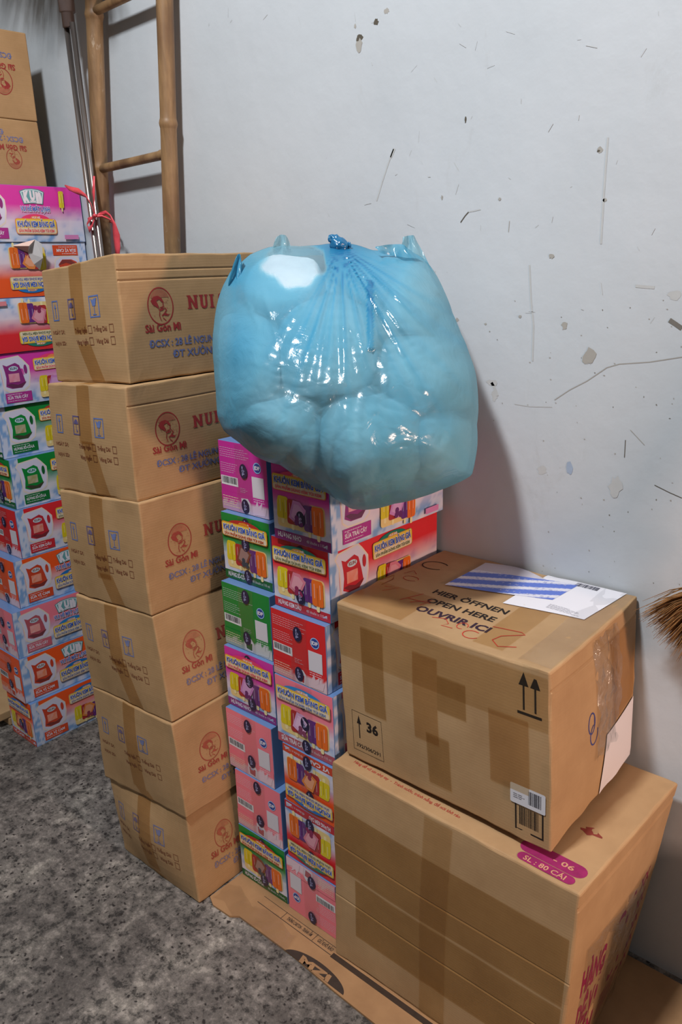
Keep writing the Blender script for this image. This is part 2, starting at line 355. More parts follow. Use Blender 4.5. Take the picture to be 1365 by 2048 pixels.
def film_strip(shape, face, u0, v0, u1, v1, name, mat, parent, off=.0022, nu=2, nv=10, skew=0.0, origin=None, wob=0.0):
    """a strip of tape lying on one face"""
    mb = MB(); pt = Paint(shape, face, mb, 0, step=off)
    g = [[mb.v(pt.P(u0+(u1-u0)*i/nu+skew*j/nv, v0+(v1-v0)*j/nv) + pt.n*(wob*noise.noise(Vector((i*.9, j*.7, u0*90))))) for i in range(nu+1)] for j in range(nv+1)]
    for j in range(nv):
        for i in range(nu): mb.f((g[j][i], g[j][i+1], g[j+1][i+1], g[j+1][i]))
    return mb.build(name, mat, parent, smooth=True)
BX = {
'N6':[(-1.638,0.8926,0),(-1.332,0.8993,0),(-1.341,1.319,0),(-1.647,1.312,0),(-1.664,0.8921,0.2104),(-1.349,0.8989,0.2399),(-1.358,1.319,0.2399),(-1.673,1.312,0.2104)],
'N5':[(-1.669,0.8819,0.2114),(-1.34,0.8941,0.2409),(-1.356,1.314,0.2409),(-1.685,1.302,0.2114),(-1.67,0.8818,0.4739),(-1.355,0.8935,0.4826),(-1.371,1.313,0.4826),(-1.685,1.302,0.4739)],
'N4':[(-1.675,0.8816,0.4749),(-1.359,0.8979,0.4836),(-1.381,1.317,0.4836),(-1.696,1.301,0.4749),(-1.687,0.8809,0.718),(-1.392,0.8962,0.7347),(-1.414,1.316,0.7347),(-1.709,1.3,0.718)],
'N3':[(-1.696,0.8851,0.719),(-1.393,0.8949,0.7357),(-1.406,1.315,0.7357),(-1.71,1.305,0.719),(-1.698,0.885,0.9738),(-1.392,0.895,0.9915),(-1.405,1.315,0.9915),(-1.712,1.305,0.9738)],
'N2':[(-1.712,0.8914,0.9748),(-1.402,0.9,0.9925),(-1.413,1.32,0.9925),(-1.724,1.311,0.9748),(-1.701,0.8917,1.22),(-1.401,0.9,1.234),(-1.413,1.32,1.234),(-1.712,1.312,1.22)],
'N1':[(-1.711,0.9242,1.221),(-1.42,0.9239,1.235),(-1.419,1.344,1.235),(-1.71,1.344,1.221),(-1.718,0.9242,1.463),(-1.422,0.9239,1.487),(-1.422,1.344,1.487),(-1.717,1.344,1.463)],
'L7':[(-1.322,1.028,0.006),(-1.162,1.03,0.006),(-1.165,1.387,0.006),(-1.325,1.386,0.006),(-1.322,1.028,0.1564),(-1.162,1.03,0.1564),(-1.165,1.387,0.1564),(-1.325,1.386,0.1564)],
'L6':[(-1.322,1.031,0.1572),(-1.167,1.033,0.1572),(-1.172,1.391,0.1572),(-1.327,1.389,0.1572),(-1.322,1.031,0.3109),(-1.167,1.033,0.3109),(-1.172,1.391,0.3109),(-1.327,1.389,0.3109)],
'L5':[(-1.342,1.036,0.3117),(-1.186,1.036,0.3117),(-1.185,1.395,0.3117),(-1.341,1.395,0.3117),(-1.342,1.036,0.4684),(-1.186,1.036,0.4684),(-1.185,1.395,0.4684),(-1.341,1.395,0.4684)],
'L4':[(-1.347,1.05,0.4692),(-1.184,1.052,0.4692),(-1.188,1.41,0.4692),(-1.352,1.408,0.4692),(-1.347,1.05,0.6219),(-1.184,1.052,0.6219),(-1.188,1.41,0.6219),(-1.352,1.408,0.6219)],
'L3':[(-1.352,1.062,0.6227),(-1.194,1.063,0.6227),(-1.195,1.417,0.6227),(-1.353,1.416,0.6227),(-1.352,1.062,0.7762),(-1.194,1.063,0.7762),(-1.195,1.417,0.7762),(-1.353,1.416,0.7762)],
'L2':[(-1.361,1.084,0.777),(-1.203,1.084,0.777),(-1.203,1.416,0.777),(-1.361,1.416,0.777),(-1.361,1.084,0.9344),(-1.203,1.084,0.9344),(-1.203,1.416,0.9344),(-1.361,1.416,0.9344)],
'L1':[(-1.373,1.102,0.9352),(-1.218,1.101,0.9352),(-1.217,1.416,0.9352),(-1.372,1.416,0.9352),(-1.373,1.102,1.093),(-1.218,1.101,1.093),(-1.217,1.416,1.093),(-1.372,1.416,1.093)],
'R7':[(-1.155,1.028,0.006),(-0.9996,1.027,0.006),(-0.9972,1.385,0.006),(-1.152,1.386,0.006),(-1.155,1.028,0.153),(-0.9996,1.027,0.153),(-0.9972,1.385,0.153),(-1.152,1.386,0.153)],
'R6':[(-1.151,1.031,0.1538),(-0.9965,1.029,0.1538),(-0.9931,1.387,0.1538),(-1.148,1.389,0.1538),(-1.151,1.031,0.3075),(-0.9965,1.029,0.3075),(-0.9931,1.387,0.3075),(-1.148,1.389,0.3075)],
'R5':[(-1.146,1.031,0.3083),(-0.9909,1.028,0.3083),(-0.9847,1.386,0.3083),(-1.14,1.389,0.3083),(-1.146,1.031,0.4553),(-0.9909,1.028,0.4553),(-0.9847,1.386,0.4553),(-1.14,1.389,0.4553)],
'R4':[(-1.159,1.032,0.4561),(-0.9912,1.035,0.4561),(-0.9974,1.393,0.4561),(-1.165,1.39,0.4561),(-1.159,1.032,0.6191),(-0.9912,1.035,0.6191),(-0.9974,1.393,0.6191),(-1.165,1.39,0.6191)],
'R3':[(-1.162,1.036,0.6199),(-1.004,1.035,0.6199),(-1,1.393,0.6199),(-1.158,1.395,0.6199),(-1.162,1.036,0.7721),(-1.004,1.035,0.7721),(-1,1.393,0.7721),(-1.158,1.395,0.7721)],
'R2':[(-1.161,1.05,0.7729),(-1.001,1.05,0.7729),(-1,1.408,0.7729),(-1.161,1.409,0.7729),(-1.161,1.05,0.9273),(-1.001,1.05,0.9273),(-1,1.408,0.9273),(-1.161,1.409,0.9273)],
'R1':[(-1.14,1.042,0.9281),(-0.981,1.039,0.9281),(-0.9759,1.397,0.9281),(-1.135,1.4,0.9281),(-1.14,1.042,1.086),(-0.981,1.039,1.086),(-0.9759,1.397,1.086),(-1.135,1.4,1.086)],
'F11':[(-2.425,0.9797,0),(-2.268,0.9812,0),(-2.271,1.339,0),(-2.429,1.338,0),(-2.425,0.9797,0.1542),(-2.268,0.9812,0.1542),(-2.271,1.339,0.1542),(-2.429,1.338,0.1542)],
'F10':[(-2.44,0.9768,0.1548),(-2.283,0.9754,0.1548),(-2.28,1.333,0.1548),(-2.437,1.335,0.1548),(-2.44,0.9768,0.3091),(-2.283,0.9754,0.3091),(-2.28,1.333,0.3091),(-2.437,1.335,0.3091)],
'F9':[(-2.446,0.9821,0.3097),(-2.288,0.9794,0.3097),(-2.282,1.337,0.3097),(-2.439,1.34,0.3097),(-2.446,0.9821,0.4639),(-2.288,0.9794,0.4639),(-2.282,1.337,0.4639),(-2.439,1.34,0.4639)],
'F8':[(-2.458,1.015,0.4645),(-2.301,1.016,0.4645),(-2.302,1.374,0.4645),(-2.459,1.373,0.4645),(-2.458,1.015,0.6188),(-2.301,1.016,0.6188),(-2.302,1.374,0.6188),(-2.459,1.373,0.6188)],
'F7':[(-2.461,1.046,0.6194),(-2.304,1.048,0.6194),(-2.308,1.405,0.6194),(-2.466,1.404,0.6194),(-2.461,1.046,0.7736),(-2.304,1.048,0.7736),(-2.308,1.405,0.7736),(-2.466,1.404,0.7736)],
'F6':[(-2.471,1.056,0.7742),(-2.314,1.059,0.7742),(-2.32,1.417,0.7742),(-2.477,1.414,0.7742),(-2.471,1.056,0.9285),(-2.314,1.059,0.9285),(-2.32,1.417,0.9285),(-2.477,1.414,0.9285)],
'F5':[(-2.495,1.056,0.9291),(-2.338,1.056,0.9291),(-2.338,1.414,0.9291),(-2.495,1.414,0.9291),(-2.495,1.056,1.083),(-2.338,1.056,1.083),(-2.338,1.414,1.083),(-2.495,1.414,1.083)],
'F4':[(-2.486,1.056,1.084),(-2.329,1.057,1.084),(-2.331,1.415,1.084),(-2.489,1.414,1.084),(-2.486,1.056,1.238),(-2.329,1.057,1.238),(-2.331,1.415,1.238),(-2.489,1.414,1.238)],
'F3':[(-2.481,1.056,1.239),(-2.324,1.057,1.239),(-2.326,1.415,1.239),(-2.483,1.414,1.239),(-2.481,1.056,1.393),(-2.324,1.057,1.393),(-2.326,1.415,1.393),(-2.483,1.414,1.393)],
'F2':[(-2.488,1.056,1.394),(-2.331,1.057,1.394),(-2.333,1.415,1.394),(-2.49,1.414,1.394),(-2.488,1.056,1.548),(-2.331,1.057,1.548),(-2.333,1.415,1.548),(-2.49,1.414,1.548)],
'F1':[(-2.484,1.056,1.548),(-2.327,1.057,1.548),(-2.329,1.415,1.548),(-2.486,1.414,1.548),(-2.484,1.056,1.703),(-2.327,1.057,1.703),(-2.329,1.415,1.703),(-2.486,1.414,1.703)]}

# ------------------------------------------------------------------ the room
def plane_paint(o, u, v, n):      # a flat frame to paint on: origin, unit vectors
    class Q(Paint):
        def __init__(s, mb, mi, step=.0002):
            s.mb = mb; s.mi = mi; s.step = step; s.lay = 1; s.W = s.H = 1; s.n = Vector(n)
        def P(s, a, b, lay=None): return Vector(o)+Vector(u)*a+Vector(v)*b+Vector(n)*(s.step*(lay or s.lay)+.0001)
    return Q

def plaster():
    m, nt, p, out = nodes('painted_plaster')
    v = coords(nt)
    f = noise_n(nt, v, 1.6, 6, .6); c = ramp(nt, f, [(.32, lin((178, 184, 189))), (.68, lin((188, 193, 198)))]).outputs[0]
    f2 = noise_n(nt, coords(nt, (1, 1, .45)), 7, 8, .75, .6)
    dirt = ramp(nt, f2, [(.60, (0.0,)*3), (.76, (1.0,)*3)]).outputs[0]
    # grime grows towards the floor
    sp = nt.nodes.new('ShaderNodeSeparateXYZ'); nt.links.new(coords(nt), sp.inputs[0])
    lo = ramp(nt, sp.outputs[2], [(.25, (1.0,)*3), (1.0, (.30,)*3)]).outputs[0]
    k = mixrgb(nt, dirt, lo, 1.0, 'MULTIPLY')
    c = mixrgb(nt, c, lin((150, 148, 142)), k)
    f3 = noise_n(nt, v, 42, 6, .8); sp2 = ramp(nt, f3, [(.695, (0.0,)*3), (.73, (1.0,)*3)]).outputs[0]
    f4 = noise_n(nt, v, 2.3, 3); ms = ramp(nt, f4, [(.5, (0.0,)*3), (.65, (.55,)*3)]).outputs[0]
    c = mixrgb(nt, c, lin((96, 94, 90)), mixrgb(nt, sp2, ms, 1.0, 'MULTIPLY'))
    nt.links.new(c, p.inputs['Base Color']); p.inputs['Roughness'].default_value = .55; p.inputs['Specular IOR Level'].default_value = .35
    bump(nt, noise_n(nt, v, 5, 6, .55), .35, .012, p)
    return m
M['wall'] = plaster(); M['wallmark'] = mat_attr('wall_scuffs', .7, 0, .3, .06)

mb = MB()
x0, x1 = -4.2, 1.6
ids = {}
for face in ((WALL, WALL+.12),):
    mb.box((x0, WALL, -.02), (x1, WALL+.12, 3.4), 0)
Q = plane_paint((0, WALL, 0), (1, 0, 0), (0, 0, 1), (0, -1, 0))
q = Q(mb, 1)
def wp(px, py): p = at_y(px, py, WALL); return (p.x, p.z)
def blob(q, cx, cy, rx, ry, col, seed, n=14, jag=.3):
    r = random.Random(seed); q.poly([(cx+rx*cos(2*pi*k/n)*(1+r.uniform(-jag, jag)), cy+ry*sin(2*pi*k/n)*(1+r.uniform(-jag, jag))) for k in range(n)], col)
dk, md, lt = lin((84, 78, 68)), lin((158, 155, 149)), lin((180, 182, 182))
for i, (px, py, rx, ry, c) in enumerate([(720, 76, .0085, .007, dk), (719, 92, .009, .013, md), (753, 44, .0055, .006, dk), (774, 22, .0065, .005, md), (711, 52, .003, .004, md),
        (932, 240, .002, .006, dk), (1201, 300, .005, .005, md), (1198, 302, .003, .002, dk), (1104, 512, .007, .004, md), (990, 790, .007, .012, lt), (985, 765, .012, .006, lt),
        (1180, 714, .012, .016, md), (1178, 716, .010, .013, lt), (1130, 650, .006, .007, md), (885, 395, .0025, .004, md), (915, 640, .004, .004, md), (972, 648, .003, .002, md), (1041, 633, .003, .003, md),
        (1352, 590, .012, .008, lt), (1210, 400, .004, .003, md), (1232, 975, .012, .02, lt), (1085, 940, .01, .01, lt), (1140, 935, .006, .014, lin((150, 165, 185))), (1000, 398, .003, .003, md)]):
    x, z = wp(px, py); q.lay = 1+i % 3; blob(q, x, z, rx, ry, c, i)
def scratch(pts, w, col, lay=2):
    q.lay = lay; q.line([wp(*p) for p in pts], w, col)
scratch([(1217, 275), (1212, 340), (1208, 400), (1203, 488)], .0035, lt)
scratch([(1060, 530), (1063, 600), (1068, 650), (1066, 722)], .0035, lt)
scratch([(922, 445), (931, 432), (938, 424)], .0022, dk); scratch([(938, 424), (962, 419)], .0022, lt)
scratch([(788, 298), (777, 328), (765, 365), (754, 402)], .003, lt); scratch([(790, 297), (782, 315)], .006, lt)
scratch([(1110, 800), (1140, 780), (1175, 762), (1215, 735), (1240, 728), (1300, 724), (1365, 714)], .0016, md)
scratch([(1030, 808), (1060, 813), (1105, 814)], .0015, lt); scratch([(1272, 572), (1310, 575)], .005, lt)
scratch([(1340, 640), (1352, 648), (1365, 657)], .008, lin((110, 106, 100))); scratch([(1020, 442), (1018, 464)], .0015, md)
scratch([(1310, 970), (1340, 985), (1365, 996)], .0014, dk); scratch([(1252, 880), (1250, 915)], .0014, dk)
scratch([(984, 765), (992, 780), (996, 792)], .006, lt); scratch([(1262, 860), (1290, 890)], .0013, md)
rr = random.Random(5)
for k in range(70):
    px, py = rr.uniform(980, 1365), rr.uniform(600, 1180); q.lay = 1+k % 3; x, z = wp(px, py)
    blob(q, x, z, rr.uniform(.0006, .0018), rr.uniform(.0006, .0016), rr.choice((md, md, lin((120, 116, 108)))), 100+k, 7)
for k in range(60):
    px, py = rr.uniform(400, 1365), rr.uniform(20, 700); x, z = wp(px, py); a = rr.uniform(0, pi); L = rr.uniform(.004, .022)
    q.lay = 1+k % 3; q.line([(x, z), (x+L*cos(a), z+L*sin(a))], rr.uniform(.0005, .0012), lt)
tag(mb.build('wall_back', [M['wall'], M['wallmark']]), kind='structure')

def concrete():
    m, nt, p, out = nodes('rough_concrete'); v = coords(nt)
    f = noise_n(nt, v, 7, 8, .68, .5)
    c = ramp(nt, f, [(.30, lin((84, 78, 74))), (.5, lin((108, 102, 97))), (.70, lin((136, 130, 122)))]).outputs[0]
    f2 = noise_n(nt, v, 30, 10, .80); c = mixrgb(nt, c, ramp(nt, f2, [(.42, (.22,)*3), (.48, (.88,)*3), (.53, (1.0,)*3), (.59, (1.75,)*3)]).outputs[0], 1.0, 'MULTIPLY')
    f3 = noise_n(nt, v, 1.7, 4, .5); c = mixrgb(nt, c, ramp(nt, f3, [(.35, (.72,)*3), (.65, (1.1,)*3)]).outputs[0], 1.0, 'MULTIPLY')
    vo = nt.nodes.new('ShaderNodeTexVoronoi'); vo.inputs['Scale'].default_value = 62; vd = nt.nodes.new('ShaderNodeVectorMath'); vd.operation = 'MULTIPLY_ADD'; nn = nt.nodes.new('ShaderNodeTexNoise'); nn.inputs['Scale'].default_value = 55; nt.links.new(v, nn.inputs['Vector']); nt.links.new(nn.outputs['Color'], vd.inputs[0]); vd.inputs[1].default_value = (.022, .022, .022); nt.links.new(v, vd.inputs[2]); nt.links.new(vd.outputs[0], vo.inputs['Vector'])
    spk = ramp(nt, vo.outputs['Distance'], [(.16, (1.0,)*3), (.30, (0.0,)*3)]).outputs[0]
    f4 = noise_n(nt, v, 9, 4); mk = ramp(nt, f4, [(.42, (0.0,)*3), (.50, (1.0,)*3)]).outputs[0]
    c = mixrgb(nt, c, lin((34, 28, 26)), mixrgb(nt, spk, mk, 1.0, 'MULTIPLY'))
    f5 = noise_n(nt, v, 24, 5, .7); pale = ramp(nt, f5, [(.66, (0.0,)*3), (.74, (.6,)*3)]).outputs[0]
    c = mixrgb(nt, c, lin((196, 188, 178)), pale)
    nt.links.new(c, p.inputs['Base Color']); p.inputs['Roughness'].default_value = .62
    bump(nt, mixrgb(nt, f2, f, .5), .6, .006, p)
    return m
mb = MB(); mb.box((-4.2, -2.2, -.05), (1.6, WALL, 0))
tag(mb.build('floor', concrete()), kind='structure')

# ------------------------------------------------------------------ carton boxes with the noodle maker's print
RED, BLUE, BRN = lin((150, 44, 46)), lin((74, 104, 168)), lin((122, 66, 44))
def emblem(p, cx, cy, r, fade=0.0, seed=1):
    red = mix(RED, lin((176, 140, 100)), fade)
    p.ring(cx, cy, r*.86, r, r*.07, red)
    p.ell(cx+r*.0, cy+r*.30, r*.62, r*.58, mix(red, lin((176, 140, 100)), .45), a0=15, a1=165)
    p.up()
    # a head in profile with flowing hair, collar and shoulder
    P = lambda L: [(cx+x*r, cy+y*r) for x, y in L]
    p.poly(P([(-.62, .30), (-.40, .52), (-.10, .55), (.12, .42), (.22, .22), (.10, .20), (-.05, .36), (-.25, .28), (-.12, .0), (-.30, .02), (-.45, .12)]), red)
    p.poly(P([(-.62, .30), (-.52, .12), (-.22, -.08), (-.05, -.10), (-.30, .06)]), red)
    p.line(P([(.20, .24), (.16, .08), (.20, .0), (.10, -.06), (-.05, -.08)]), r*.06, red)
    p.poly(P([(-.16, -.16), (.10, -.12), (.26, -.08), (.12, -.22), (-.10, -.26)]), red)
    p.line(P([(.26, -.10), (.36, -.22), (.20, -.40), (.02, -.52)]), r*.07, red)
    p.poly(P([(.22, -.34), (.44, -.46), (.60, -.42), (.40, -.54), (.16, -.50)]), red)
    p.line(P([(-.10, -.28), (-.14, -.50), (-.06, -.74)]), r*.05, red); p.line(P([(.08, -.62), (.26, -.78)]), r*.05, red)
    for k in range(int(26*(1+fade))):
        rg = random.Random(seed*50+k); a, d = rg.uniform(0, 2*pi), rg.uniform(.1, .8)
        p.ell(cx+r*.86*d*cos(a), cy+r*d*sin(a), r*.035, r*.02, mix(red, lin((176, 140, 100)), .35), n=6)
def carton_side(p, fade=0.0, seed=1):
    """long side: emblem, maker, product and address"""
    H = p.H
    red, blue = mix(RED, lin((176, 140, 100)), fade*.6), mix(BLUE, lin((170, 140, 110)), .15+fade)
    emblem(p, .093, H*.585, min(.0375, H*.152), fade, seed)
    p.up(); p.text('Sài Gòn Mì', .050, H*.385, .0145, red, width=.088, bold=.028)
    # slab-serif capitals
    u = .163; h = .027; v = H*.545; t = .0068; sl = .0022
    def stem(x, w=t): p.rect(x, v, x+w, v+h, red)
    def serif(x, y, w): p.rect(x, y, x+w, y+sl, red)
    stem(u); stem(u+.0165); p.poly([(u, v+h), (u+.006, v+h), (u+.0235, v), (u+.0165, v)], red)
    serif(u-.003, v, .012); serif(u-.003, v+h-sl, .009); serif(u+.0145, v+h-sl, .0115)
    x = u+.032; p.rect(x, v+.007, x+t, v+h, red); p.rect(x+.0135, v+.007, x+.0135+.005, v+h, red)
    p.poly([(x, v+.0075), (x+t, v+.0075), (x+.0085, v+.004), (x+.0115, v+.004), (x+.0135, v+.0075), (x+.0185, v+.0075), (x+.016, v+.0015), (x+.0115, v-.0003), (x+.007, v-.0003), (x+.002, v+.0025)], red)
    serif(x-.0025, v+h-sl, .0115); serif(x+.0115, v+h-sl, .0095)
    x = u+.060; stem(x); serif(x-.003, v, .013); serif(x-.003, v+h-sl, .013)
    p.text('SÀI GÒN', u+.082, v, h, red, width=.115, bold=.04)
    p.text('ĐCSX : 28 LÊ NGUNG - P. TÂN TẠO', .056, H*.262, .0135, blue, width=.30, bold=.02)
    p.text('ĐT XƯỞNG : 1900', .112, H*.165, .0135, blue, width=.185, bold=.02)
def carton_end(p, fade=0.0, seed=1):
    """short side: three handling marks and the rows of sizes"""
    W, H = p.W, p.H
    for i, cx in enumerate((.042, .114, .203)):
        b = mix(lin((66, 112, 186)) if i != 1 else lin((62, 66, 140)), lin((170, 140, 105)), .2+fade*.7); w2, h2 = (.013, .0135, .018)[i], .0215; cy = H*.635
        p.lay = 2; p.frame(cx-w2, cy-h2, cx+w2, cy+h2, .0028, b)
        p.up()
        if i == 0:
            p.rect(cx-.0013, cy-.015, cx+.0013, cy+.007, b); p.poly([(cx-.0045, cy+.005), (cx+.0045, cy+.005), (cx, cy+.015)], b)
        elif i == 1:
            p.ell(cx, cy+.003, .0085, .0105, b, a0=0, a1=180); p.rect(cx-.0006, cy-.012, cx+.0006, cy+.004, b); p.ell(cx+.002, cy-.012, .0028, .0028, b, n=8)
        else:
            p.poly([(cx-.011, cy+.016), (cx-.003, cy+.012), (cx, cy+.015), (cx+.011, cy+.016), (cx+.005, cy+.001), (cx-.005, cy+.001)], b)
            p.rect(cx-.0009, cy-.015, cx+.0009, cy+.002, b); p.rect(cx-.006, cy-.0165, cx+.006, cy-.0145, b)
    c = mix(BRN, lin((160, 122, 86)), .12+fade*.6); p.lay = 2
    y1, y2 = H*.43, H*.33
    p.text('NGÀY SX:', .018, y1, .008, c, width=.055, bold=.02); p.text('HẠN SD:', .022, y2, .008, c, width=.05, bold=.02)
    p.text('Trắng Ngắn', .118, y1, .009, c, width=.048, bold=.02); p.text('Trắng Dài', .190, y1+.001, .009, c, width=.048, bold=.02)
    p.text('Vàng Ngắn', .118, y2, .009, c, width=.046, bold=.02); p.text('Vàng Dài', .194, y2+.001, .009, c, width=.044, bold=.02)
    for x, y in ((.170, y1), (.170, y2), (.246, y1), (.246, y2)): p.frame(x, y-.003, x+.0145, y+.0135, .0013, c)

def carton(key, name, label, fade, seed, tape_top=.45, tape_low=.28, flipped=False, bulge=None, amp=.003, grooves=(), group=None, shape=None, skew=.0):
    sh = shape or BoxShape(BX[key], r=.004, bulge=bulge or {'front': .006, 'right': .005, 'left': .004}, amp=amp, freq=5, seed=0, grooves=grooves, edge=.0028)
    mb = MB(); sh.mesh(mb, 0, n=(22, 26, 10))
    carton_end(Paint(sh, 'front', mb, 1, flipped), fade, seed); carton_side(Paint(sh, 'right', mb, 1, flipped), fade, seed)
    o = mb.build(name, [M['carton'], M['ink']], origin=(sh.c[0]+sh.c[2])/2)
    tag(o, label, 'cardboard box', group)
    L = sh.L
    film_strip(sh, 'front', L[0]*.40, L[2]*(1-tape_top), L[0]*.40+.050, L[2]*.998, 'packing_tape', M['tape'], o, off=.0011)
    film_strip(sh, 'front', L[0]*.46+skew, .001, L[0]*.46+.050+skew, L[2]*tape_low, 'packing_tape', M['tape'], o, off=.0011, skew=-skew-.012)
    film_strip(sh, 'top', L[0]*.40, .002, L[0]*.40+.05, L[1]-.002, 'packing_tape', M['tape'], o, off=.0009)
    return o
G = 'noodle cartons stacked on the concrete floor'
carton('N1', 'cardboard_carton', 'topmost noodle carton of the tall stack, level with the blue bag', 0.0, 1, .58, .33, grooves=(('right', .80, .0018, .003), ('right', .875, .0018, .003)), skew=.018, group=G)
carton('N2', 'cardboard_carton', 'noodle carton directly under the topmost one of the tall stack', .02, 2, .52, .5, grooves=(('right', .83, .0015, .003),), skew=.02, group=G)
carton('N3', 'cardboard_carton', 'third noodle carton from the top of the tall stack', .12, 3, .75, .3, skew=.02, group=G)
carton('N4', 'cardboard_carton', 'fourth noodle carton from the top of the tall stack, tape shining on its end', .25, 4, .6, .45, skew=.02, group=G)
carton('N5', 'cardboard_carton', 'second noodle carton from the floor in the tall stack', .22, 5, .9, .1, skew=.01, group=G)
carton('N6', 'cardboard_carton', 'lowest noodle carton of the tall stack, crushed and standing on the concrete', .3, 6, .9, .06, bulge={'front': .020, 'right': .008, 'left': .006}, group=G)
# two upside-down cartons on the far stack
G2 = 'upside-down cartons on top of the far stack'
xf = BX['F1'][5][0]; za = BX['F1'][5][2]+.001
def far_shape(z0, z1, ylo, yhi, seed):
    x1 = xf-.060; x0 = x1-.292
    return BoxShape([(x0, ylo-.42, z0), (x1, ylo-.42, z0), (x1, ylo, z0), (x0, ylo, z0), (x0, yhi-.42, z1), (x1, yhi-.42, z1), (x1, yhi, z1), (x0, yhi, z1)], r=.004, bulge={'right': .005, 'front': .005}, amp=.002, seed=seed)
ya, yb, yc = at_x(96, 377, xf-.06).y, at_x(74, 238, xf-.06).y, at_x(51, 60, xf-.06).y
carton('', 'cardboard_carton', 'upside-down noodle carton resting on the top pink ice cream box at far left', .15, 8, .5, .3, True, shape=far_shape(za, 1.886, ya, yb, 8), group=G2)
carton('', 'cardboard_carton', 'highest upside-down noodle carton in the far left corner of the photo', .05, 9, .5, .3, True, shape=far_shape(1.887, 2.118, yb+.002, yc, 9), group=G2)
# ------------------------------------------------------------------ ice cream mould boxes
TH_ = dict(
 magenta=dict(c=(204, 52, 156), d=(134, 40, 116), rib=(226, 60, 110), bar=(196, 128, 190), name='HƯƠNG NHO', box='SỮA TRÁI CÂY', info=(190, 44, 144)),
 green=dict(c=(10, 128, 52), d=(14, 92, 44), rib=(176, 44, 40), bar=(126, 66, 50), name='HƯƠNG SÔ-CÔ-LA', box='HƯƠNG SÔ-CÔ-LA', info=(12, 126, 52)),
 red=dict(c=(214, 40, 48), d=(184, 40, 52), rib=(28, 118, 100), bar=(206, 120, 140), name='HƯƠNG KEM DÂU', box='SỮA KEM DÂU', info=(206, 36, 40)),
 pink=dict(c=(232, 120, 138), d=(176, 84, 96), rib=(40, 130, 196), bar=(214, 166, 206), name='SỮA TRÁI CÂY', box='SỮA TRÁI CÂY', info=(232, 122, 136)),
 orange=dict(c=(232, 84, 30), d=(196, 66, 40), rib=(30, 112, 184), bar=(218, 128, 60), name='VỊ CAM', box='SỮA VỊ CAM', info=(228, 84, 34)))
for t in TH_.values():
    for k in ('c', 'd', 'rib', 'bar', 'info'): t[k] = lin(t[k])
WHITE, ICE, SKY, YEL = lin((218, 212, 222)), lin((158, 184, 218)), lin((84, 136, 196)), lin((226, 190, 66))
NAVY, GOLD = lin((38, 84, 176)), lin((228, 150, 40))
def icy(c, W, H, seed, top=.62, mid=.42):
    def fn(u, v):
        h = v/H; n = noise.noise(Vector((u*38+seed, v*52, seed*2.3))); n2 = noise.noise(Vector((u*90, v*90+seed, 3)))
        if h > top: return c
        ice = mix(WHITE, ICE, min(1, max(0, .55+n*1.1)));
        if n+n2*.5 > .28: ice = mix(ice, SKY, .6)
        if h > mid: return mix(mix(ice, mix(c, WHITE, .55), .6), c, (h-mid)/(top-mid))
        t = max(0, min(1, (mid-h)/mid*1.6)); return mix(mix(WHITE, mix(c, WHITE, .7), .5), ice, t)
    return fn
def lolly(p, x, y, w, h, col, sk=0.0, split=True, stick=True, up=True):
    s = 1 if up else -1
    if stick:
        p.rrect(x+w*.36-sk*.6, y-h*.22, x+w*.64-sk*.6, y+h*.3, w*.12, lin((230, 214, 160)))
        p.up()
    r = w*.2; pts = []
    for cx, cy, a0 in ((x+w-r, y+r, -90), (x+w-r, y+h-r, 0), (x+r, y+h-r, 90), (x+r, y+r, 180)):
        for k in range(4): a = radians(a0+k*30); Y = cy+r*sin(a); pts.append((cx+r*cos(a)+sk*(Y-y)/h-sk, Y))
    p.poly(pts, col); p.up()
    if split:
        hi = mix(col, (1, 1, 1), .25); lo = mix(col, (0, 0, 0), .3)
        p.rect(x+w*.46, y+h*.04, x+w*.54, y+h*.72, lo); p.rect(x+w*.2, y+h*.3, x+w*.27, y+h*.85, hi); p.rect(x+w*.70, y+h*.3, x+w*.77, y+h*.85, hi)
def lollies(p, x, y, w, h, t):
    """a row of yellow, dark, flavour, purple and orange ice bars on a yellow halo"""
    u = w/5.2; p.rrect(x-.003, y-.002, x+w+.003, y+h*.86, .008, mix(YEL, WHITE, .25)); p.up()
    bars = [(0, h*.24, u*1.25, h*.70, lin((212, 190, 30)), .004), (u*1.15, h*.12, u*1.2, h*.78, lin((168, 42, 44)), .002), (u*3.0, h*.02, u*1.15, h*.80, lin((98, 40, 120)), 0), (u*3.95, -h*.02, u*1.25, h*.86, lin((222, 104, 30)), 0)]
    for bx, by, bw, bh, c, sk in bars: lolly(p, x+bx, y+by, bw, bh, c, sk)
    p.up(); cx, cy = x+w*.44, y+h*.52; a = radians(-22); q = h*.33
    pts = [(cx+dx*q*cos(a)-dy*q*1.05*sin(a), cy+dx*q*sin(a)+dy*q*1.05*cos(a)) for dx, dy in ((-.8, -.9), (.7, -1), (.95, .8), (0, 1.12), (-.85, .85))]
    p.poly(pts, t['bar']); p.up()
    p.poly([(cx+(X-cx)*.72, cy+(Y-cy)*.72) for X, Y in pts], mix(t['bar'], (1, 1, 1), .14)); p.up()
    for k in range(5):
        g = random.Random(k); p.ell(cx+g.uniform(-.2, .5)*q, cy-q*g.uniform(.4, 1.0), q*.28, q*.28, mix(lin((70, 34, 92)), t['d'], .4), n=8)
